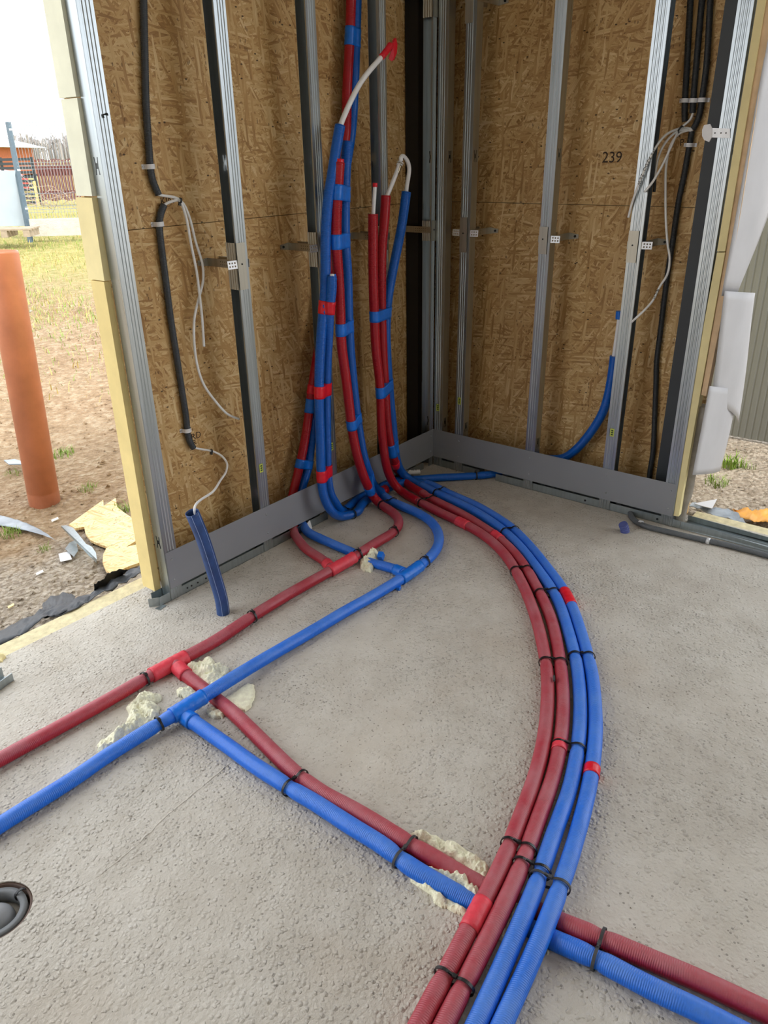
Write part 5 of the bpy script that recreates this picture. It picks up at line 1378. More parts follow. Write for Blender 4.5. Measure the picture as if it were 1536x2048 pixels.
foam('cream foam ridge between the branch pair near the arc', [(-2.0893, -1.4306, 0.0120), (-2.0793, -1.4572, 0.0120), (-2.0629, -1.4875, 0.0120), (-2.0513, -1.5138, 0.0120), (-2.0472, -1.5604, 0.0120), (-2.0903, -1.5794, 0.0120), (-2.0937, -1.5544, 0.0120), (-2.0948, -1.5195, 0.0120), (-2.0922, -1.4799, 0.0120), (-2.1020, -1.4453, 0.0120)], 0.034, 8)
foam('cream foam ridge below the blue branch near the arc', [(-2.1273, -1.4158, 0.0050), (-2.1198, -1.4300, 0.0050), (-2.1244, -1.4544, 0.0050), (-2.1180, -1.4842, 0.0050), (-2.1211, -1.5199, 0.0050), (-2.1154, -1.5620, 0.0050), (-2.1339, -1.5816, 0.0050), (-2.1396, -1.5584, 0.0050), (-2.1460, -1.5301, 0.0050), (-2.1505, -1.5040, 0.0050), (-2.1380, -1.4873, 0.0050), (-2.1376, -1.4542, 0.0050), (-2.1373, -1.4289, 0.0050)], 0.017, 9)
foam('thin cream foam seam between red and blue of the arc', [(-2.1404, -1.6672, 0.0200), (-2.1115, -1.6563, 0.0200), (-2.0696, -1.6468, 0.0200), (-2.0470, -1.6463, 0.0200), (-2.0393, -1.6604, 0.0200), (-2.0666, -1.6646, 0.0200), (-2.1020, -1.6725, 0.0200), (-2.1413, -1.6807, 0.0200)], 0.030, 10)
foam('small dirty foam lump where the blue branch dips under the red main', [(-1.0594, -0.3766, 0.0050), (-1.0082, -0.3605, 0.0050), (-0.9642, -0.3617, 0.0050), (-0.9471, -0.3851, 0.0050), (-0.9761, -0.4187, 0.0050), (-1.0065, -0.4274, 0.0050), (-1.0468, -0.4494, 0.0050), (-1.0915, -0.4703, 0.0050), (-1.1026, -0.4283, 0.0050)], 0.030, 11, lump=30)
foam('foam crumb right of the arc by the branch pair', [(-2.0394, -1.7487, 0.0030), (-2.0296, -1.7577, 0.0030), (-2.0325, -1.7729, 0.0030), (-2.0488, -1.7739, 0.0030), (-2.0527, -1.7577, 0.0030)], 0.014, 12)
foam('foam crumb under the blue branch right of the arc', [(-2.1005, -1.7455, 0.0020), (-2.0903, -1.7516, 0.0020), (-2.0977, -1.7599, 0.0020), (-2.1105, -1.7574, 0.0020)], 0.010, 13)
bl_ = MB().obox((-0.9885, -0.4341, 0.0200), ((1, 0.4, 0.5), (-0.4, 1, 0), (-0.5, 0, 1)), (0.014, 0.010, 0.012)).build('tape_scrap', 'blue_tape')
tag(bl_, 'crumpled blue tape scrap beside the small foam lump', 'tape')

# ================================================================== DRAIN
dr = thing('floor_drain', 'round grey drain collar recessed in the slab at the left edge', 'drain')
def ring_solid(c, ro, ri, z0, z1, n=40):
    c = Vector(c)
    rings = []
    for r, z in ((ro, z0), (ro, z1), (ri, z1), (ri, z0)):
        rings.append([Vector((c.x + r*math.cos(2*math.pi*k/n), c.y + r*math.sin(2*math.pi*k/n), z)) for k in range(n)])
    return MB().rings(rings, False, True, True)
ring_solid(DR, DRAIN_R+0.001, DRAIN_R-0.006, -0.2, -0.004).build('outer_pipe', 'brown_pvc', dr)
ring_solid(DR, DRAIN_R-0.012, DRAIN_R-0.027, -0.055, -0.005).build('collar', 'rubber', dr)
dome = MB()
rg = []
for i in range(9):
    th = i/8*math.pi/2
    rg.append([Vector((DR[0]-0.004 + 0.040*math.cos(th)*math.cos(2*math.pi*k/28), DR[1] + 0.040*math.cos(th)*math.sin(2*math.pi*k/28), -0.030 + 0.034*math.sin(th))) for k in range(28)])
dome.rings(rg, True, True).build('cap', 'cap_grey', dr)
ring_solid(DR, DRAIN_R-0.026, 0.03, -0.060, -0.036).build('dust_bed', 'mortar', dr)
q = Vector(DR) + Vector((DRAIN_R-0.016, 0.006, -0.012))
small_tie('black tie looped round the drain collar', tuple(q), (0.1, 1, 0), 0.013)

# metal offcut and foam crumb at the left picture edge
mo = thing('profile_offcut', 'grey metal profile offcut on the slab at the left picture edge', 'metal scrap')
q = Vector((-2.3364, 0.0124, 0.0000))
MB().obox(q + Vector((-0.02, 0.012, 0.002)), ((1, 0.25, 0), (-0.25, 1, 0), (0, 0, 1)), (0.05, 0.022, 0.001)).build('base', 'galv_smooth', mo)
MB().obox(q + Vector((-0.015, -0.010, 0.015)), ((1, 0.25, 0), (-0.25, 1, 0), (0, 0, 1)), (0.05, 0.001, 0.014)).build('flange', 'galv_smooth', mo)
MB().obox(q + Vector((-0.025, 0.033, 0.02)), ((1, 0.25, 0), (-0.25, 1, 0), (0, 0, 1)), (0.05, 0.001, 0.019)).build('flange', 'galv_smooth', mo)
foam('yellow foam crumb on the slab edge at the left picture edge', [(-2.2713, 0.1904, 0.0000), (-2.2513, 0.1825, 0.0000), (-2.2539, 0.1577, -0.0000), (-2.2741, 0.1386, 0.0000), (-2.2889, 0.1493, 0.0000)], 0.018, 15, mat='insul_yellow', cat='insulation crumb', name='insulation_crumb')

# ================================================================== WALL ENDS
def slab_board(label, pts_b, pts_t, mat, name='insulation_board', cat='insulation'):
    o = MB().hexa(pts_b, pts_t).build(name, mat)
    return tag(o, label, cat, 'insulation boards at the wall ends')
def left_board(z0, z1, label, mat, x0, x1, y0, y1):
    b = [(x0, y0, z0), (-1.6985, y0, z0), (-1.6985, y1, z0), (x0, y1, z0)]
    t = [(x1, y0, z1), (-1.6985, y0, z1), (-1.6985, y1, z1), (x1, y1, z1)]
    slab_board(label, b, t, mat)
left_board(0.035, 1.150, 'long deep yellow insulation board at the foot of the long wall end', 'insul_deep', -1.726, -1.722, 0.056, 0.128)
left_board(1.153, 1.392, 'short yellow insulation block above the long yellow board', 'insul_yellow', -1.722, -1.718, 0.052, 0.140)
left_board(1.397, 1.655, 'pale greenish insulation block, lower of the two pale ones', 'insul_overexposed', -1.716, -1.712, 0.052, 0.136)
left_board(1.658, 2.74, 'topmost pale greenish insulation board at the long wall end', 'insul_overexposed', -1.714, -1.706, 0.052, 0.140)
def quad_board(label, q, vec, mat, name='insulation_board', cat='insulation', group='insulation boards at the wall ends'):
    o = MB().prism(q, vec).build(name, mat)
    return tag(o, label, cat, group)
quad_board('pale yellow insulation strip at the short wall end, lower length', [(0.0040, -1.2448, 0.0497), (0.0040, -1.2875, 0.0544), (0.0040, -1.3015, 1.1416), (0.0040, -1.2730, 1.1400)], (0.05, 0, 0), 'insul_yellow')
quad_board('pale yellow insulation strip at the short wall end, upper length', [(0.0040, -1.2725, 1.1435), (0.0040, -1.3009, 1.1451), (0.0040, -1.3004, 1.9555), (0.0040, -1.2739, 1.9586)], (0.05, 0, 0), 'insul_yellow')
wbq = [(0.0120, -1.2965, 0.5947), (0.0120, -1.3162, 0.5939), (0.0120, -1.3313, 1.1512), (0.0120, -1.3220, 1.9675), (0.0120, -1.2926, 1.9710), (0.0120, -1.3023, 1.1444)]
o = MB().prism(wbq, (0.045, 0, 0)).build('wood_batten', 'wood'); tag(o, 'tan pine batten behind the yellow strip at the short wall end', 'batten')
# grey adhesive column below the batten
ml = thing('mortar_lump', 'rough grey adhesive lump below the pine batten', 'mortar')
rg = []
for k in range(15):
    z = -0.02 + k*0.04
    rr = 0.030 + 0.008*noise.noise(Vector((1, 2, z*9)))
    cx, cy = 0.058, -1.272 - 0.035*(z/0.6) + 0.004*noise.noise(Vector((5, 2, z*9)))
    rg.append([Vector((cx + rr*0.9*math.cos(2*math.pi*i/16)*(1+0.12*noise.noise(Vector((i*.7, 0, z*20)))), cy + rr*math.sin(2*math.pi*i/16)*(1+0.12*noise.noise(Vector((i*.7, 4, z*20)))), z)) for i in range(16)])
MB().rings(rg, True, True).build('body', 'mortar', ml)
# curled white membrane sheets fixed behind the batten
def sheet(label, pts, bow, parent=None, mat='sheet', th=0.0025):
    """pts: 4 corners bl, br, tr, tl; bow: bulge depth along -y"""
    bl0, br0, tr0, tl0 = [np.array(p) for p in pts]
    nu, nv = 10, 14
    F0 = []; B0 = []
    for j in range(nv+1):
        for i in range(nu+1):
            u, v = i/nu, j/nv
            p = (bl0*(1-u)+br0*u)*(1-v) + (tl0*(1-u)+tr0*u)*v
            p = p + np.array((0, -bow*math.sin(math.pi*u)*(0.7+0.3*math.sin(3*v+1)), 0)) + np.array((0.012*math.sin(5*v), 0, 0))*u
            F0.append(p); B0.append(p + np.array((0, th, 0)))
    n = (nu+1)*(nv+1)
    faces = []
    for j in range(nv):
        for i in range(nu):
            a = j*(nu+1)+i
            faces.append((a, a+1, a+nu+2, a+nu+1)); faces.append((n+a, n+a+nu+1, n+a+nu+2, n+a+1))
    rim = [i for i in range(nu+1)] + [j*(nu+1)+nu for j in range(1, nv+1)] + [nv*(nu+1)+i for i in range(nu-1, -1, -1)] + [j*(nu+1) for j in range(nv-1, 0, -1)]
    for a, b in zip(rim, rim[1:]+rim[:1]): faces.append((a, n+a, n+b, b))
    mb = MB(); mb.add(F0+B0, faces, True)
    o = mb.build('membrane_sheet', mat, parent)
    return tag(o, label, 'membrane', 'loose white membrane sheets')
sheet('upper white membrane sheet curling beside the pine batten', [(-0.0283, -1.3250, 0.9910), (0.1785, -1.3250, 0.9773), (0.6582, -1.3250, 1.4604), (0.0183, -1.3250, 1.8856)], 0.02)
sheet('middle white membrane sheet with square top corner', [(-0.0012, -1.3450, 0.5856), (0.5023, -1.3450, 0.3544), (0.3859, -1.3450, 0.9486), (-0.0744, -1.3450, 1.0171)], 0.03)
sheet('lowest white membrane sheet hanging near the soil', [(-0.1497, -1.3600, 0.3168), (0.2635, -1.3600, 0.1978), (0.3506, -1.3600, 0.5499), (-0.1194, -1.3600, 0.6726)], 0.015)

# ================================================================== OUTSIDE
def ground_z(x, y):
    # soil beside the slab, rising gently towards the boundary fence
    d = math.hypot(x+1.5, y-0.2)
    z = -0.11 + 0.030*max(0.0, min(d, 17)-2.0)
    if d > 17: z -= 0.0*(d-17)
    return z
def lumpy(x, y):
    d = math.hypot(x+1.5, y-0.2)
    n1 = noise.noise(Vector((x*1.7, y*1.7, 0.3)))*0.02*min(1, d/1.0)
    n2 = noise.noise(Vector((x*7, y*7, 1.3)))*0.012
    n3 = noise.noise(Vector((x*22, y*22, 2.3)))*0.010
    return ground_z(x, y) + n1 + (n2 + n3)*max(0.15, 1-d/9)
def build_ground():
    def coords(lo, hi, n, c, k):
        u = np.linspace(-1, 1, n)
        s = np.sinh(u*k)/np.sinh(k)
        return [c + (hi-c)*t if t > 0 else c - (lo-c)*t for t in s]
    xs = coords(-60, 90, 210, -0.6, 5.2); ys = coords(-30, 160, 230, 0.9, 5.2)
    V = []; F = []
    for x in xs:
        for y in ys:
            z = lumpy(x, y)
            if -7.8 < x < 0.5 and -7.8 < y < 0.32:   # below the slab
                edge = min(0.5-x, 0.32-y)
                z = min(z, -0.11 - min(0.25, max(0, edge-0.05)))
            V.append((x, y, z))
    ny = len(ys)
    for i in range(len(xs)-1):
        for j in range(ny-1):
            a = i*ny+j
            F.append((a, a+ny, a+ny+1, a+1))
    me = bpy.data.meshes.new('ground'); me.from_pydata(V, [], F); me.materials.append(M['soil'])
    me.polygons.foreach_set('use_smooth', [True]*len(F))
    o = bpy.data.objects.new('ground', me); COL.objects.link(o)
    return struct(o)
ground = build_ground()

def blades(name, spots, mat, seed, h0, h1, parent=None):
    rng = random.Random(seed)
    V = []; F = []
    for (x, y, z) in spots:
        a = rng.uniform(0, 6.28); h = rng.uniform(h0, h1); w = h*rng.uniform(0.03, 0.07)
        lx, ly = math.cos(a), math.sin(a); k = rng.uniform(0.2, 1.0)*h
        b = len(V)
        V += [(x-ly*w, y+lx*w, z), (x+ly*w, y-lx*w, z), (x+lx*k*0.35+ly*w*0.7, y+ly*k*0.35-lx*w*0.7, z+h*0.6), (x+lx*k*0.35-ly*w*0.7, y+ly*k*0.35+lx*w*0.7, z+h*0.6), (x+lx*k, y+ly*k, z+h*0.9)]
        F += [(b, b+1, b+2, b+3), (b+3, b+2, b+4)]
    me = bpy.data.meshes.new(name); me.from_pydata(V, [], F); me.materials.append(M[mat])
    o = bpy.data.objects.new(name, me); COL.objects.link(o)
    if parent is not None: o.parent = parent
    return o
def field(n, seed, dens):
    rng = random.Random(seed); out = []
    while len(out) < n:
        r = rng.uniform(5.0, 21); a = rng.uniform(math.radians(48), math.radians(88))
        x = -3.1 + r*math.cos(a); y = -2.15 + r*math.sin(a)
        if y < 2.0: continue
        g = noise.noise(Vector((x*0.5, y*0.5, seed)))
        if rng.random() < dens*(0.2 + 1.3*max(0, g+0.25))*min(1, max(0.0, (r-5.5)/5)):
            out.append((x, y, lumpy(x, y)-0.005))
    return out
g1 = blades('lawn_grass', field(16000, 5, 0.8), 'grass', 1, 0.03, 0.075)
tag(g1, 'short green grass scattered over the far soil', 'grass', kind='stuff')
g2 = blades('dry_grass', field(12000, 9, 0.8), 'grass_dry', 2, 0.03, 0.09)
tag(g2, 'short dry straw-coloured grass over the far soil', 'grass', kind='stuff')
def tuft(label, p, n, r, h, seed, mat='grass'):
    rng = random.Random(seed)
    sp = []
    for _ in range(n):
        a = rng.uniform(0, 6.28); d = r*math.sqrt(rng.random())
        x, y = p[0]+d*math.cos(a), p[1]+d*math.sin(a)
        sp.append((x, y, lumpy(x, y)-0.004))
    o = blades('grass_tuft', sp, mat, seed, h*0.5, h)
    return tag(o, label, 'grass', 'weed tufts in the soil')
tuft('green weed tuft just right of the orange pipe foot', (-0.9564, 2.0148, -0.0900), 70, 0.07, 0.06, 11)
tuft('weed tuft between orange pipe and yellow board', (-1.1459, 1.4565, -0.1000), 40, 0.05, 0.05, 12)
tuft('weed tuft beside the grey scrap strip at the left edge', (-1.6870, 1.2402, -0.1000), 60, 0.05, 0.05, 13)
tuft('small weed tuft below the end of the grey scrap strip', (-1.6671, 0.9753, -0.1000), 30, 0.035, 0.035, 14)
tuft('weed tuft behind the OSB scrap near the yellow board', (-1.1985, 1.0626, -0.1000), 60, 0.05, 0.06, 15)
tuft('weed tuft left of the orange pipe', (-1.2829, 1.9928, -0.0500), 30, 0.05, 0.04, 16)
tuft('bright green grass tuft at the sheet corner, right side', (1.0858, -1.2213, -0.1000), 60, 0.05, 0.10, 17)
tuft('dull grass tuft near the wall end, right side', (0.7949, -1.2300, -0.1000), 60, 0.06, 0.06, 18)
tuft('sparse grass tuft farther out, right side', (1.1000, -1.3028, -0.1000), 24, 0.04, 0.05, 19)

# clods and stones lying on the soil
def clods():
    rng = random.Random(21)
    V = []; F = []
    for _ in range(5200):
        if rng.random() < 0.8:
            r = rng.uniform(2.8, 9.0)**1.0; a = rng.uniform(math.radians(50), math.radians(92))
            x = -3.1 + r*math.cos(a); y = -2.15 + r*math.sin(a)
            if y < 0.38: continue
        else:
            x = rng.uniform(0.3, 1.45); y = rng.uniform(-2.2, -0.7)
        s = rng.uniform(0.004, 0.011) if rng.random() < 0.93 else rng.uniform(0.012, 0.026)
        z = lumpy(x, y)
        b = len(V)
        for dx, dy, dz in ((1,0,0),(0,1,0),(-1,0,0),(0,-1,0),(0,0,0.8),(0,0,-0.5)):
            k = rng.uniform(0.6, 1.3)
            V.append((x+s*dx*k, y+s*dy*k, z+s*dz*k))
        for i in range(4):
            F.append((b+i, b+(i+1) % 4, b+4)); F.append((b+(i+1) % 4, b+i, b+5))
    me = bpy.data.meshes.new('soil_clods'); me.from_pydata(V, [], F); me.materials.append(M['soil'])
    o = bpy.data.objects.new('soil_clods', me); COL.objects.link(o)
    tag(o, 'loose clods and pebbles strewn over the bare soil', 'soil', kind='stuff')
clods()

# slab edge insulation and membrane
es = MB().box((-7.5, SLAB_L+0.003, -0.2), (-1.60, 0.245, -0.003)).build('edge_insulation', 'insul_strip')
tag(es, 'pale yellow edge insulation strip along the slab, dusted with grit', 'insulation')
es2 = MB().box((SLAB_R+0.003, -7.5, -0.2), (0.235, -1.30, -0.004)).build('edge_insulation', 'insul_strip')
tag(es2, 'pale edge insulation beyond the threshold track, right side', 'insulation')
def ribbon(label, pts_a, pts_b, mat, name, cat, amp=0.006, th=0.0018, seed=0, parent=None):
    """crumpled strip between two polylines"""
    A = path(pts_a, 0.0, 0.01); B = path(pts_b, 0.0, 0.01)
    n = 60; A = resample(A, arclen(A)[-1]/n); B = resample(B, arclen(B)[-1]/n)
    m_ = 7; F0 = []
    n = min(len(A), len(B))
    for i in range(n):
        for j in range(m_+1):
            v = j/m_
            p = A[i]*(1-v)+B[i]*v
            q = p + np.array((0, 0, amp*noise.noise(Vector((p[0]*30, p[1]*30, seed))) + 0.3*amp*noise.noise(Vector((p[0]*90, p[1]*90, seed)))))
            F0.append(q)
    B0 = [p - np.array((0, 0, th)) for p in F0]
    N = len(F0); faces = []
    for i in range(n-1):
        for j in range(m_):
            a = i*(m_+1)+j
            faces.append((a, a+1, a+m_+2, a+m_+1)); faces.append((N+a, N+a+m_+1, N+a+m_+2, N+a+1))
    rim = [j for j in range(m_+1)] + [i*(m_+1)+m_ for i in range(1, n)] + [(n-1)*(m_+1)+j for j in range(m_-1, -1, -1)] + [i*(m_+1) for i in range(n-2, 0, -1)]
    for a, b in zip(rim, rim[1:]+rim[:1]): faces.append((a, N+a, N+b, b))
    mb = MB(); mb.add(F0+B0, faces, True)
    o = mb.build(name, mat, parent)
    if label: tag(o, label, cat)
    return o
ribbon('black waterproofing foil folded along the slab edge, left side', [(-2.2892, 0.2618, 0.0040), (-2.1575, 0.2439, 0.0040), (-2.0497, 0.2688, 0.0040), (-1.9692, 0.2384, 0.0040), (-1.8813, 0.2474, 0.0040), (-1.7687, 0.2544, 0.0040), (-1.6397, 0.2622, 0.0040)], [(-2.2171, 0.4356, -0.0500), (-2.1602, 0.4001, -0.0450), (-2.0884, 0.3861, -0.0300), (-1.9996, 0.3655, -0.0200), (-1.9075, 0.3480, -0.0200), (-1.8161, 0.3201, -0.0100), (-1.7218, 0.3250, 0.0000), (-1.5905, 0.3316, 0.0000)], 'black_foil', 'edge_foil', 'foil', 0.014, seed=1)
ribbon('torn grey flap of foil lying on the gravel by the slab edge', [(-2.0491, 0.2782, 0.0000), (-2.0233, 0.2656, 0.0000), (-1.9902, 0.2546, 0.0000), (-1.9684, 0.2478, 0.0000)], [(-1.9467, 0.5006, -0.0750), (-1.9034, 0.5171, -0.0750), (-1.8602, 0.5098, -0.0750), (-1.8307, 0.4572, -0.0750)], 'black_foil', 'foil_flap', 'foil', 0.012, seed=3)
ribbon('black upright scrap of foil beside the OSB scrap', [(-1.8227, 0.3150, -0.0050), (-1.7854, 0.3151, -0.0050), (-1.7474, 0.3152, -0.0050), (-1.6874, 0.3264, -0.0050)], [(-1.8271, 0.2973, 0.0300), (-1.7810, 0.3113, 0.0300), (-1.7335, 0.3258, 0.0300), (-1.6790, 0.2922, 0.0300)], 'black_steel', 'foil_scrap', 'foil', 0.012, seed=5)

# debris, left side
def plate(label, pts, up, mat, name, cat, th=0.012):
    o = MB().prism(pts, (0, 0, th)).build(name, mat)
    return tag(o, label, cat)
plate('jagged upper piece of broken OSB on the soil', [(-1.4706, 1.0975, -0.1000), (-1.2054, 1.2174, -0.1000), (-1.2470, 1.1499, -0.1000), (-1.1521, 1.1866, -0.1000), (-1.2135, 1.0833, -0.1000), (-1.2334, 0.9910, -0.1000), (-1.2483, 0.8958, -0.1000), (-1.3768, 0.6874, -0.1000), (-1.4553, 0.6705, -0.1000), (-1.4970, 0.7435, -0.1000), (-1.5032, 0.7930, -0.1000), (-1.5049, 0.8622, -0.1000), (-1.4809, 0.9410, -0.1000), (-1.4428, 1.0138, -0.1000), (-1.4763, 1.0323, -0.1000)], 0.012, 'osb_scrap', 'osb_scrap', 'wood scrap')
plate('rounded lower piece of broken OSB on the soil', [(-1.5191, 0.7097, -0.0850), (-1.4779, 0.7021, -0.0850), (-1.4584, 0.6432, -0.0850), (-1.4086, 0.6240, -0.0850), (-1.5148, 0.4722, -0.0850), (-1.5539, 0.4810, -0.0850), (-1.6078, 0.4818, -0.0850), (-1.6456, 0.4904, -0.0850), (-1.6383, 0.5375, -0.0850), (-1.6104, 0.6019, -0.0850), (-1.5668, 0.6642, -0.0850)], 0.012, 'osb_scrap', 'osb_scrap', 'wood scrap')
gp = thing('profile_scrap', 'crumpled galvanised profile scrap beside the broken OSB', 'metal scrap')
MB().prism([(-1.5428, 1.0332, -0.0500), (-1.5258, 1.0189, -0.0500), (-1.5211, 0.9678, -0.0500), (-1.5452, 0.8793, -0.0500), (-1.5769, 0.7729, -0.0500), (-1.5774, 0.7253, -0.0500), (-1.5993, 0.6608, -0.0500), (-1.6333, 0.6007, -0.0500), (-1.6358, 0.6493, -0.0500), (-1.6038, 0.7773, -0.0500), (-1.5725, 0.9166, -0.0500)], (0, 0, 0.0015)).build('top_flange', 'galv_smooth', gp)
MB().hexa([(-1.5385, 1.0439, -0.0600), (-1.6405, 0.5965, -0.0600)]+[tuple(np.array(q)+(0, 0.002, 0)) for q in [(-1.6405, 0.5965, -0.0600), (-1.5385, 1.0439, -0.0600)]], [tuple(np.array(q)+(0, 0, 0.0)) for q in [(-1.5581, 0.9936, -0.0350), (-1.6438, 0.5836, -0.0350)]]+[tuple(np.array(q)+(0, 0.002, 0)) for q in [(-1.6438, 0.5836, -0.0350), (-1.5581, 0.9936, -0.0350)]]).build('side_flange', 'galv_smooth', gp)
MB().prism([(-1.5769, 0.9193, -0.0900), (-1.5420, 0.9224, -0.0900), (-1.5976, 0.8164, -0.0900), (-1.6401, 0.7794, -0.0900), (-1.6220, 0.8818, -0.0900)], (0, 0, 0.0015)).build('bent_tongue', 'galv_smooth', gp)
MB().prism([(-1.6586, 0.8767, -0.0980), (-1.6170, 0.8601, -0.0980), (-1.6510, 0.7803, -0.0980), (-1.6942, 0.8005, -0.0980)], (0, 0, 0.0015)).build('bright_tongue', 'tab', gp)
ribbon('grey scrap strip with cross marks lying on the soil at the left edge', [(-1.6538, 1.5521, -0.0900), (-1.6089, 1.4414, -0.0900), (-1.5855, 1.2947, -0.0900), (-1.5845, 1.1375, -0.0900), (-1.6002, 1.0018, -0.0900)], [(-1.7094, 1.4377, -0.0850), (-1.6682, 1.3256, -0.0850), (-1.6333, 1.2052, -0.0850), (-1.6134, 1.1069, -0.0850), (-1.6022, 1.0222, -0.0850)], 'grey_foil', 'scrap_strip', 'metal scrap', 0.004, seed=7)
for lab, q, s in (('white paper scrap above the metal scrap', (-1.4585, 1.2512, -0.1000), 0.02), ('pale blue paper scrap on the gravel', (-1.8037, 0.7772, -0.1000), 0.018), ('yellow crumb on the gravel left of the foil flap', (-2.0105, 0.6289, -0.1000), 0.014)):
    q = (q[0], q[1], lumpy(q[0], q[1]) + 0.004)
    o = MB().prism([(q[0]-s, q[1]-s*0.4, q[2]), (q[0]+s*0.7, q[1]-s*0.5, q[2]+0.003), (q[0]+s, q[1]+s*0.3, q[2]+0.006), (q[0]+s*0.1, q[1]+s*0.6, q[2]+0.002), (q[0]-s*0.8, q[1]+s*0.3, q[2]+0.004)], (0, 0, 0.003)).build('scrap', 'insul_yellow' if 'yellow' in lab else 'white_plastic')
    tag(o, lab, 'scrap')
df = MB().prism([(-1.2593, 2.1095, -0.0600), (-1.2134, 2.0725, -0.0600), (-1.2034, 1.9912, -0.0600), (-1.2306, 1.9631, -0.0600), (-1.2745, 2.0243, -0.0600)], (0, 0, 0.006)).build('foil_scrap', 'grey_foil'); tag(df, 'grey foil scrap lying behind the orange pipe foot', 'scrap')
sb = MB().prism([(1.0861, 6.1175, 0.0000), (1.1804, 6.1841, 0.0000), (1.1670, 6.0976, 0.0000), (1.0796, 6.0230, -0.0000)], (0, 0, 0.02)).build('stone', 'mortar'); tag(sb, 'small dark stone on the bare soil right of the orange pipe', 'stone')
# debris, right side
ribbon('grey-blue crumpled foil on the soil outside the right opening', [(0.4074, -1.2150, -0.0600), (0.3834, -1.2977, -0.0600), (0.3491, -1.3988, -0.0600), (0.3616, -1.4875, -0.0600)], [(0.4276, -1.2210, -0.0500), (0.4312, -1.3044, -0.0500), (0.4355, -1.4057, -0.0500), (0.4107, -1.4461, -0.0500)], 'grey_foil', 'foil_scrap', 'foil', 0.012, seed=11)
MBs = MB().prism([(0.3873, -1.2422, -0.0400), (0.5033, -1.3133, -0.0400), (0.3797, -1.3278, -0.0400), (0.3810, -1.2723, -0.0400)], (0, 0, 0.003)).build('grey_sheet_scrap', 'sheet'); tag(MBs, 'grey triangular sheet scrap above the crumpled foil', 'scrap')
ribbon('orange crumpled foil at the right picture edge', [(0.5030, -1.3876, -0.0700), (0.4338, -1.4431, -0.0700), (0.4407, -1.5074, -0.0700), (0.4741, -1.6068, -0.0700)], [(0.4793, -1.4100, -0.0550), (0.5097, -1.4421, -0.0550), (0.5321, -1.4921, -0.0550), (0.5639, -1.5829, -0.0550)], 'orange_foil', 'foil_scrap', 'foil', 0.02, seed=13)

# orange drain pipe
op = thing('sewer_pipe', 'leaning orange plastic sewer pipe standing in the soil', 'pipe')
ob = np.array((-1.3254, 1.5905, -0.1000)); ob = np.array((-1.375, 1.50, -0.22)); ot = np.array((-1.315, 1.50, 1.125))
ta, tb = ob, ot
rings = []
axis = (tb-ta)/np.linalg.norm(tb-ta); uu = np.cross(axis, [0, 1.0, 0]); uu /= np.linalg.norm(uu); vv = np.cross(axis, uu)
for p, r in ((ta, 0.077), (tb-axis*0.01, 0.077), (tb, 0.075), (tb, 0.071), (tb-axis*0.3, 0.071)):
    rings.append([p + r*(math.cos(2*math.pi*k/40)*uu + math.sin(2*math.pi*k/40)*vv) for k in range(40)])
MB().rings(rings, True, True).build('tube', 'orange', op)

# ribbed steel panel beyond the right opening
rp = thing('ribbed_panel', 'tall grey ribbed steel panel standing outside at the right edge', 'steel panel')
rings = []
Y0, Y1 = -0.55, -2.35
N = 300
front = []; 
for i in range(N+1):
    y = Y0 + (Y1-Y0)*i/N
    x = 1.52 + (0.004 if (i % 6) in (0, 1) else 0.0)
    front.append((x, y))
loop = front + [(1.545, Y1), (1.545, Y0)]
MB().rings([[(x, y, z) for x, y in loop] for z in (-0.055, 2.5)], True, False).build('corrugated_face', 'door', rp)

# ---- far side: boundary fence and neighbours
PB = np.array((4.1080, 11.3806, 0.4693)); PT = np.array((4.5162, 12.0931, 2.0990))
bf = thing('mesh_fence', 'wire mesh boundary fence with blue-grey post', 'fence')
MB().hexa([(PB[0]-.035, PB[1]-.035, PB[2]-0.3), (PB[0]+.035, PB[1]-.035, PB[2]-0.3), (PB[0]+.035, PB[1]+.035, PB[2]-0.3), (PB[0]-.035, PB[1]+.035, PB[2]-0.3)],
          [(PT[0]-.035, PT[1]-.035, PT[2]), (PT[0]+.035, PT[1]-.035, PT[2]), (PT[0]+.035, PT[1]+.035, PT[2]), (PT[0]-.035, PT[1]+.035, PT[2])]).build('post', 'fence_post', bf)
RV = np.array((0.625, -0.780, 0.0))      # run of the boundary fence
fd = RV*0.97 + np.array((0.0, 0.12, 0)); fd /= np.linalg.norm(fd)
ztop = PT[2] - 0.02; zbot = PB[2] + 0.10
mb = MB()
for i in range(52):
    p = np.array((PB[0], PB[1], 0)) + fd*(0.06 + i*0.05)
    mb.obox((p[0], p[1], (ztop+zbot)/2), (fd, np.cross([0, 0, 1.0], fd), (0, 0, 1)), (0.0022, 0.0022, (ztop-zbot)/2))
for zz in (0.02, 0.07, 0.12, 0.62, 0.67, 0.72, 1.10, 1.30, 1.35, 1.40):
    q = np.array((PB[0], PB[1], ztop-zz)) + fd*1.33
    mb.obox(q, (fd, np.cross([0, 0, 1.0], fd), (0, 0, 1)), (1.3, 0.003, 0.003))
mb.build('wire_mesh', 'wire', bf)
q = np.array((PB[0], PB[1], PB[2]-0.05)) + fd*1.4
fb_ = MB().obox(q + (0, 0, 0.02), (fd, np.cross([0, 0, 1.0], fd), (0, 0, 1)), (1.35, 0.03, 0.14)).build('footing_board', 'concrete')
tag(fb_, 'pale concrete kickboard under the wire mesh fence', 'concrete board')
for zz in (0.14, 0.75, 1.35):
    c = np.array((PB[0], PB[1], PT[2]-zz)) + fd*0.045
    MB().obox(c, (fd, np.cross([0, 0, 1.0], fd), (0, 0, 1)), (0.02, 0.02, 0.014)).build('clamp', 'tab', bf)

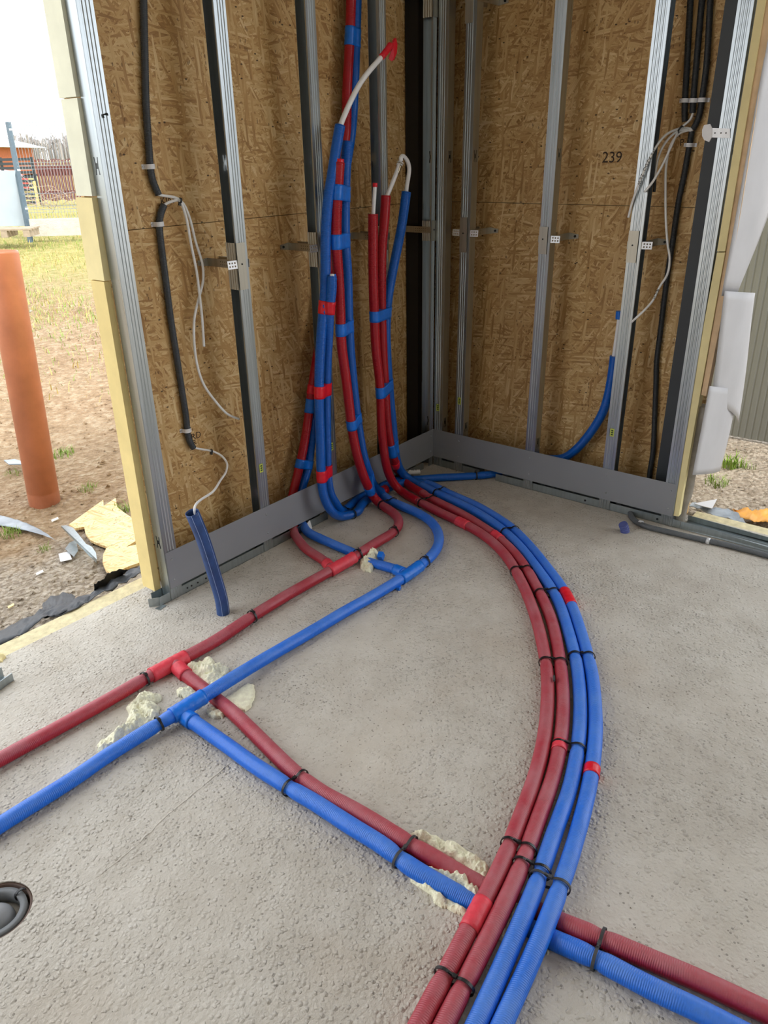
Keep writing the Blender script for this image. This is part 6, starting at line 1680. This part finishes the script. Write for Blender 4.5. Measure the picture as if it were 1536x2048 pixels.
# brown picket fence and black slat fence behind
def slat_fence(label, name, p0, p1, h, horizontal, n, mat, gap=0.3, post=None):
    root = thing(name, label, 'fence')
    p0 = np.array(p0); p1 = np.array(p1); L_ = np.linalg.norm(p1[:2]-p0[:2])
    d = np.array((p1[0]-p0[0], p1[1]-p0[1], 0)); d /= np.linalg.norm(d); nn = np.cross([0, 0, 1.0], d)
    if horizontal:
        sp = h/n
        for i in range(n):
            c = np.array((p0[0], p0[1], p0[2]+sp*(i+0.5))) + d*L_/2
            MB().obox(c, (d, nn, (0, 0, 1)), (L_/2, 0.01, sp*(1-gap)/2)).build('slat', mat, root)
        for s in (0.0, 0.5, 1.0):
            c = np.array((p0[0], p0[1], p0[2]+h/2)) + d*L_*s + nn*0.03
            MB().obox(c, (d, nn, (0, 0, 1)), (0.04, 0.02, h/2)).build('post', mat, root)
    else:
        sp = L_/n
        for i in range(n):
            c = np.array((p0[0], p0[1], p0[2]+h/2)) + d*sp*(i+0.5)
            c[2] += 0.02*math.sin(i*1.3)
            MB().obox(c, (d, nn, (0, 0, 1)), (sp*(1-gap)/2, 0.012, h/2)).build('slat', mat, root)
        for zz in (0.2, 0.8):
            c = np.array((p0[0], p0[1], p0[2]+h*zz)) + d*L_/2 + nn*0.03
            MB().obox(c, (d, nn, (0, 0, 1)), (L_/2, 0.015, 0.04)).build('rail', mat, root)
    return root
b0 = np.array((8.8555, 19.2376, 0.4757)); b1 = np.array((10.0613, 18.5775, 0.4248))
slat_fence('brown picket fence panel behind the wire mesh', 'picket_fence', b0, b1, 1.03, False, 17, 'slat_brown', 0.16)
k0_ = np.array((8.8117, 22.7159, 0.3300)); k1_ = np.array((9.3522, 20.3097, 0.3765))
slat_fence('dark horizontal slat fence left of the brown pickets', 'slat_fence', k0_, k1_, 1.25, True, 11, 'slat_black', 0.38)
pg = np.array((8.6846, 19.1435, 0.5368))
o = MB().obox(pg + (0, 0, 0.05), (fd, np.cross([0, 0, 1.0], fd), (0, 0, 1)), (0.03, 0.03, 0.4)).build('gate_post', 'slat_pale'); tag(o, 'narrow pale post between dark and brown fences', 'post')
# leaning white boards, pallet
wb0 = np.array((4.2004, 11.9513, 0.4418)); wu = np.array((0, 0, 1.0)); nb_ = np.cross([0, 0, 1.0], fd)
o = MB().obox(wb0 + wu*0.45 - fd*0.08, (fd, nb_, wu), (0.30, 0.015, 0.45)).build('white_board', 'board_white'); tag(o, 'white board leaning by the fence post, right one', 'board')
o = MB().obox(wb0 + wu*0.45 - fd*0.62, (fd, nb_, wu), (0.22, 0.015, 0.44)).build('white_board', 'board_white'); tag(o, 'white board at the left picture edge by the fence', 'board')
pal = thing('wood_pallet', 'weathered wooden pallet low at the left picture edge', 'pallet')
pc0 = np.array((3.5632, 10.9840, 0.4470))
for i in range(3):
    MB().obox(pc0 + fd*(-0.35+0.35*i) - (0, 0, 0.03), (fd, nb_, wu), (0.05, 0.25, 0.05)).build('block', 'timber_grey', pal)
for i in range(4):
    MB().obox(pc0 + nb_*(-0.2+0.14*i) + (0, 0, 0.035), (fd, nb_, wu), (0.42, 0.045, 0.012)).build('deck_board', 'timber_grey', pal)
# dry branches in front of the pickets
rng = random.Random(31)
br_pts = [(6.5067, 15.3045, 0.7434), (6.5930, 15.0654, 0.5682), (6.7739, 14.8128, 0.5325), (6.9494, 14.6661, 0.6290)]
bb = thing('brush_heap', 'heap of dry bare branches behind the wire mesh', 'branches')
for k in range(26):
    s = np.array(br_pts[k % 4]) + np.array((rng.uniform(-.4, .4), rng.uniform(-.4, .4), rng.uniform(-0.1, 0.1)))
    a_ = rng.uniform(0, 6.28); L_ = rng.uniform(0.4, 1.0)
    e = s + np.array((math.cos(a_)*L_, math.sin(a_)*L_, rng.uniform(0.0, 0.6)*L_))
    mid = (s+e)/2 + np.array((rng.uniform(-.1, .1), rng.uniform(-.1, .1), rng.uniform(0, 0.15)))
    sweep('branch', path([s, mid, e], 0, 0.08), 0.005, 'twig', bb, 5)
# neighbour house
hs = thing('neighbour_house', 'low orange brick house with pale grey roof at the left edge', 'house')
h0 = np.array((19.3865, 43.9587, 1.5043)); hu = wu
hc = h0
MB().obox(hc + fd*0.0, (fd, nb_, hu), (2.1, 3.0, 0.75)).build('wall', 'brick_house', hs)
e0 = hc + (0, 0, 0.62)
rv = [e0 + fd*sx*2.8 + nb_*sy*3.6 for sx in (-1, 1) for sy in (-1, 1)]
ridge = [e0 + nb_*sy*3.6 - fd*0.3 + (0, 0, 0.75) for sy in (-1, 1)]
mbr = MB(); mbr.add([rv[0], rv[1], rv[2], rv[3], ridge[0], ridge[1]], [(0, 1, 5, 4), (2, 4, 5, 3), (0, 4, 2), (1, 3, 5), (0, 2, 3, 1)])
mbr.build('roof', 'roof', hs)
# red car behind the dark fence
car = thing('red_car', 'red car partly hidden behind the dark slat fence', 'car')
c0 = np.array((12.5977, 30.9325, 1.1002))
side = [(-1.9, 0.2), (1.9, 0.2), (1.95, 0.6), (1.5, 0.85), (0.9, 0.95), (0.35, 1.42), (-0.9, 1.45), (-1.6, 1.0), (-1.95, 0.85)]
MB().prism([c0 + fd*x + (0, 0, z-0.85) - nb_*0.8 for x, z in side], nb_*1.6).build('body', 'car', car)
win = [(0.75, 0.97), (0.28, 1.35), (-0.8, 1.38), (-1.3, 1.02)]
MB().prism([c0 + fd*x + (0, 0, z-0.85) - nb_*0.82 for x, z in win], nb_*1.64).build('window', 'glass_dark', car)
for x in (-1.2, 1.2):
    c = c0 + fd*x + (0, 0, 0.3-0.85)
    MB().cyl(c - nb_*0.82, c + nb_*0.82, 0.32, 18).build('wheel', 'black_steel', car)
# far field and bare tree line
fld = MB().obox(np.array((53.7265, 94.5930, 1.3412)) - (0, 0, 0.2), (fd, nb_, wu), (60, 40, 0.25)).build('far_field', 'crop')
tag(fld, 'pale green field strip below the bare trees', 'field')
rng = random.Random(77)
mb = MB()
tc = np.array((86.3628, 151.6194, 2.1554))
for k in range(900):
    p = tc + fd*rng.uniform(-16, 60) + nb_*rng.uniform(-6, 6)
    hgt = rng.uniform(1.5, 3.4) + 1.0*noise.noise(Vector((k*0.7, 0, 0))) + 0.9*noise.noise(Vector((p[0]*0.25, p[1]*0.25, 0)))
    w = rng.uniform(0.05, 0.16)
    mb.obox(p + (0, 0, hgt/2-0.4), (fd, nb_, wu), (w, w, hgt/2+0.4))
    for _ in range(4):
        z = rng.uniform(0.3, 0.95)*hgt; a_ = rng.uniform(0, 6.28); l_ = rng.uniform(0.4, 1.0)
        d_ = np.array((math.cos(a_)*0.6, math.sin(a_)*0.6, 1.0)); d_ /= np.linalg.norm(d_)
        mb.obox(p + (0, 0, z) + d_*l_/2, (np.cross(d_, nb_), nb_, d_), (0.05, 0.05, l_/2))
o = mb.build('tree_line', 'tree')
tag(o, 'grey-brown bare tree line on the horizon', 'trees', kind='stuff')
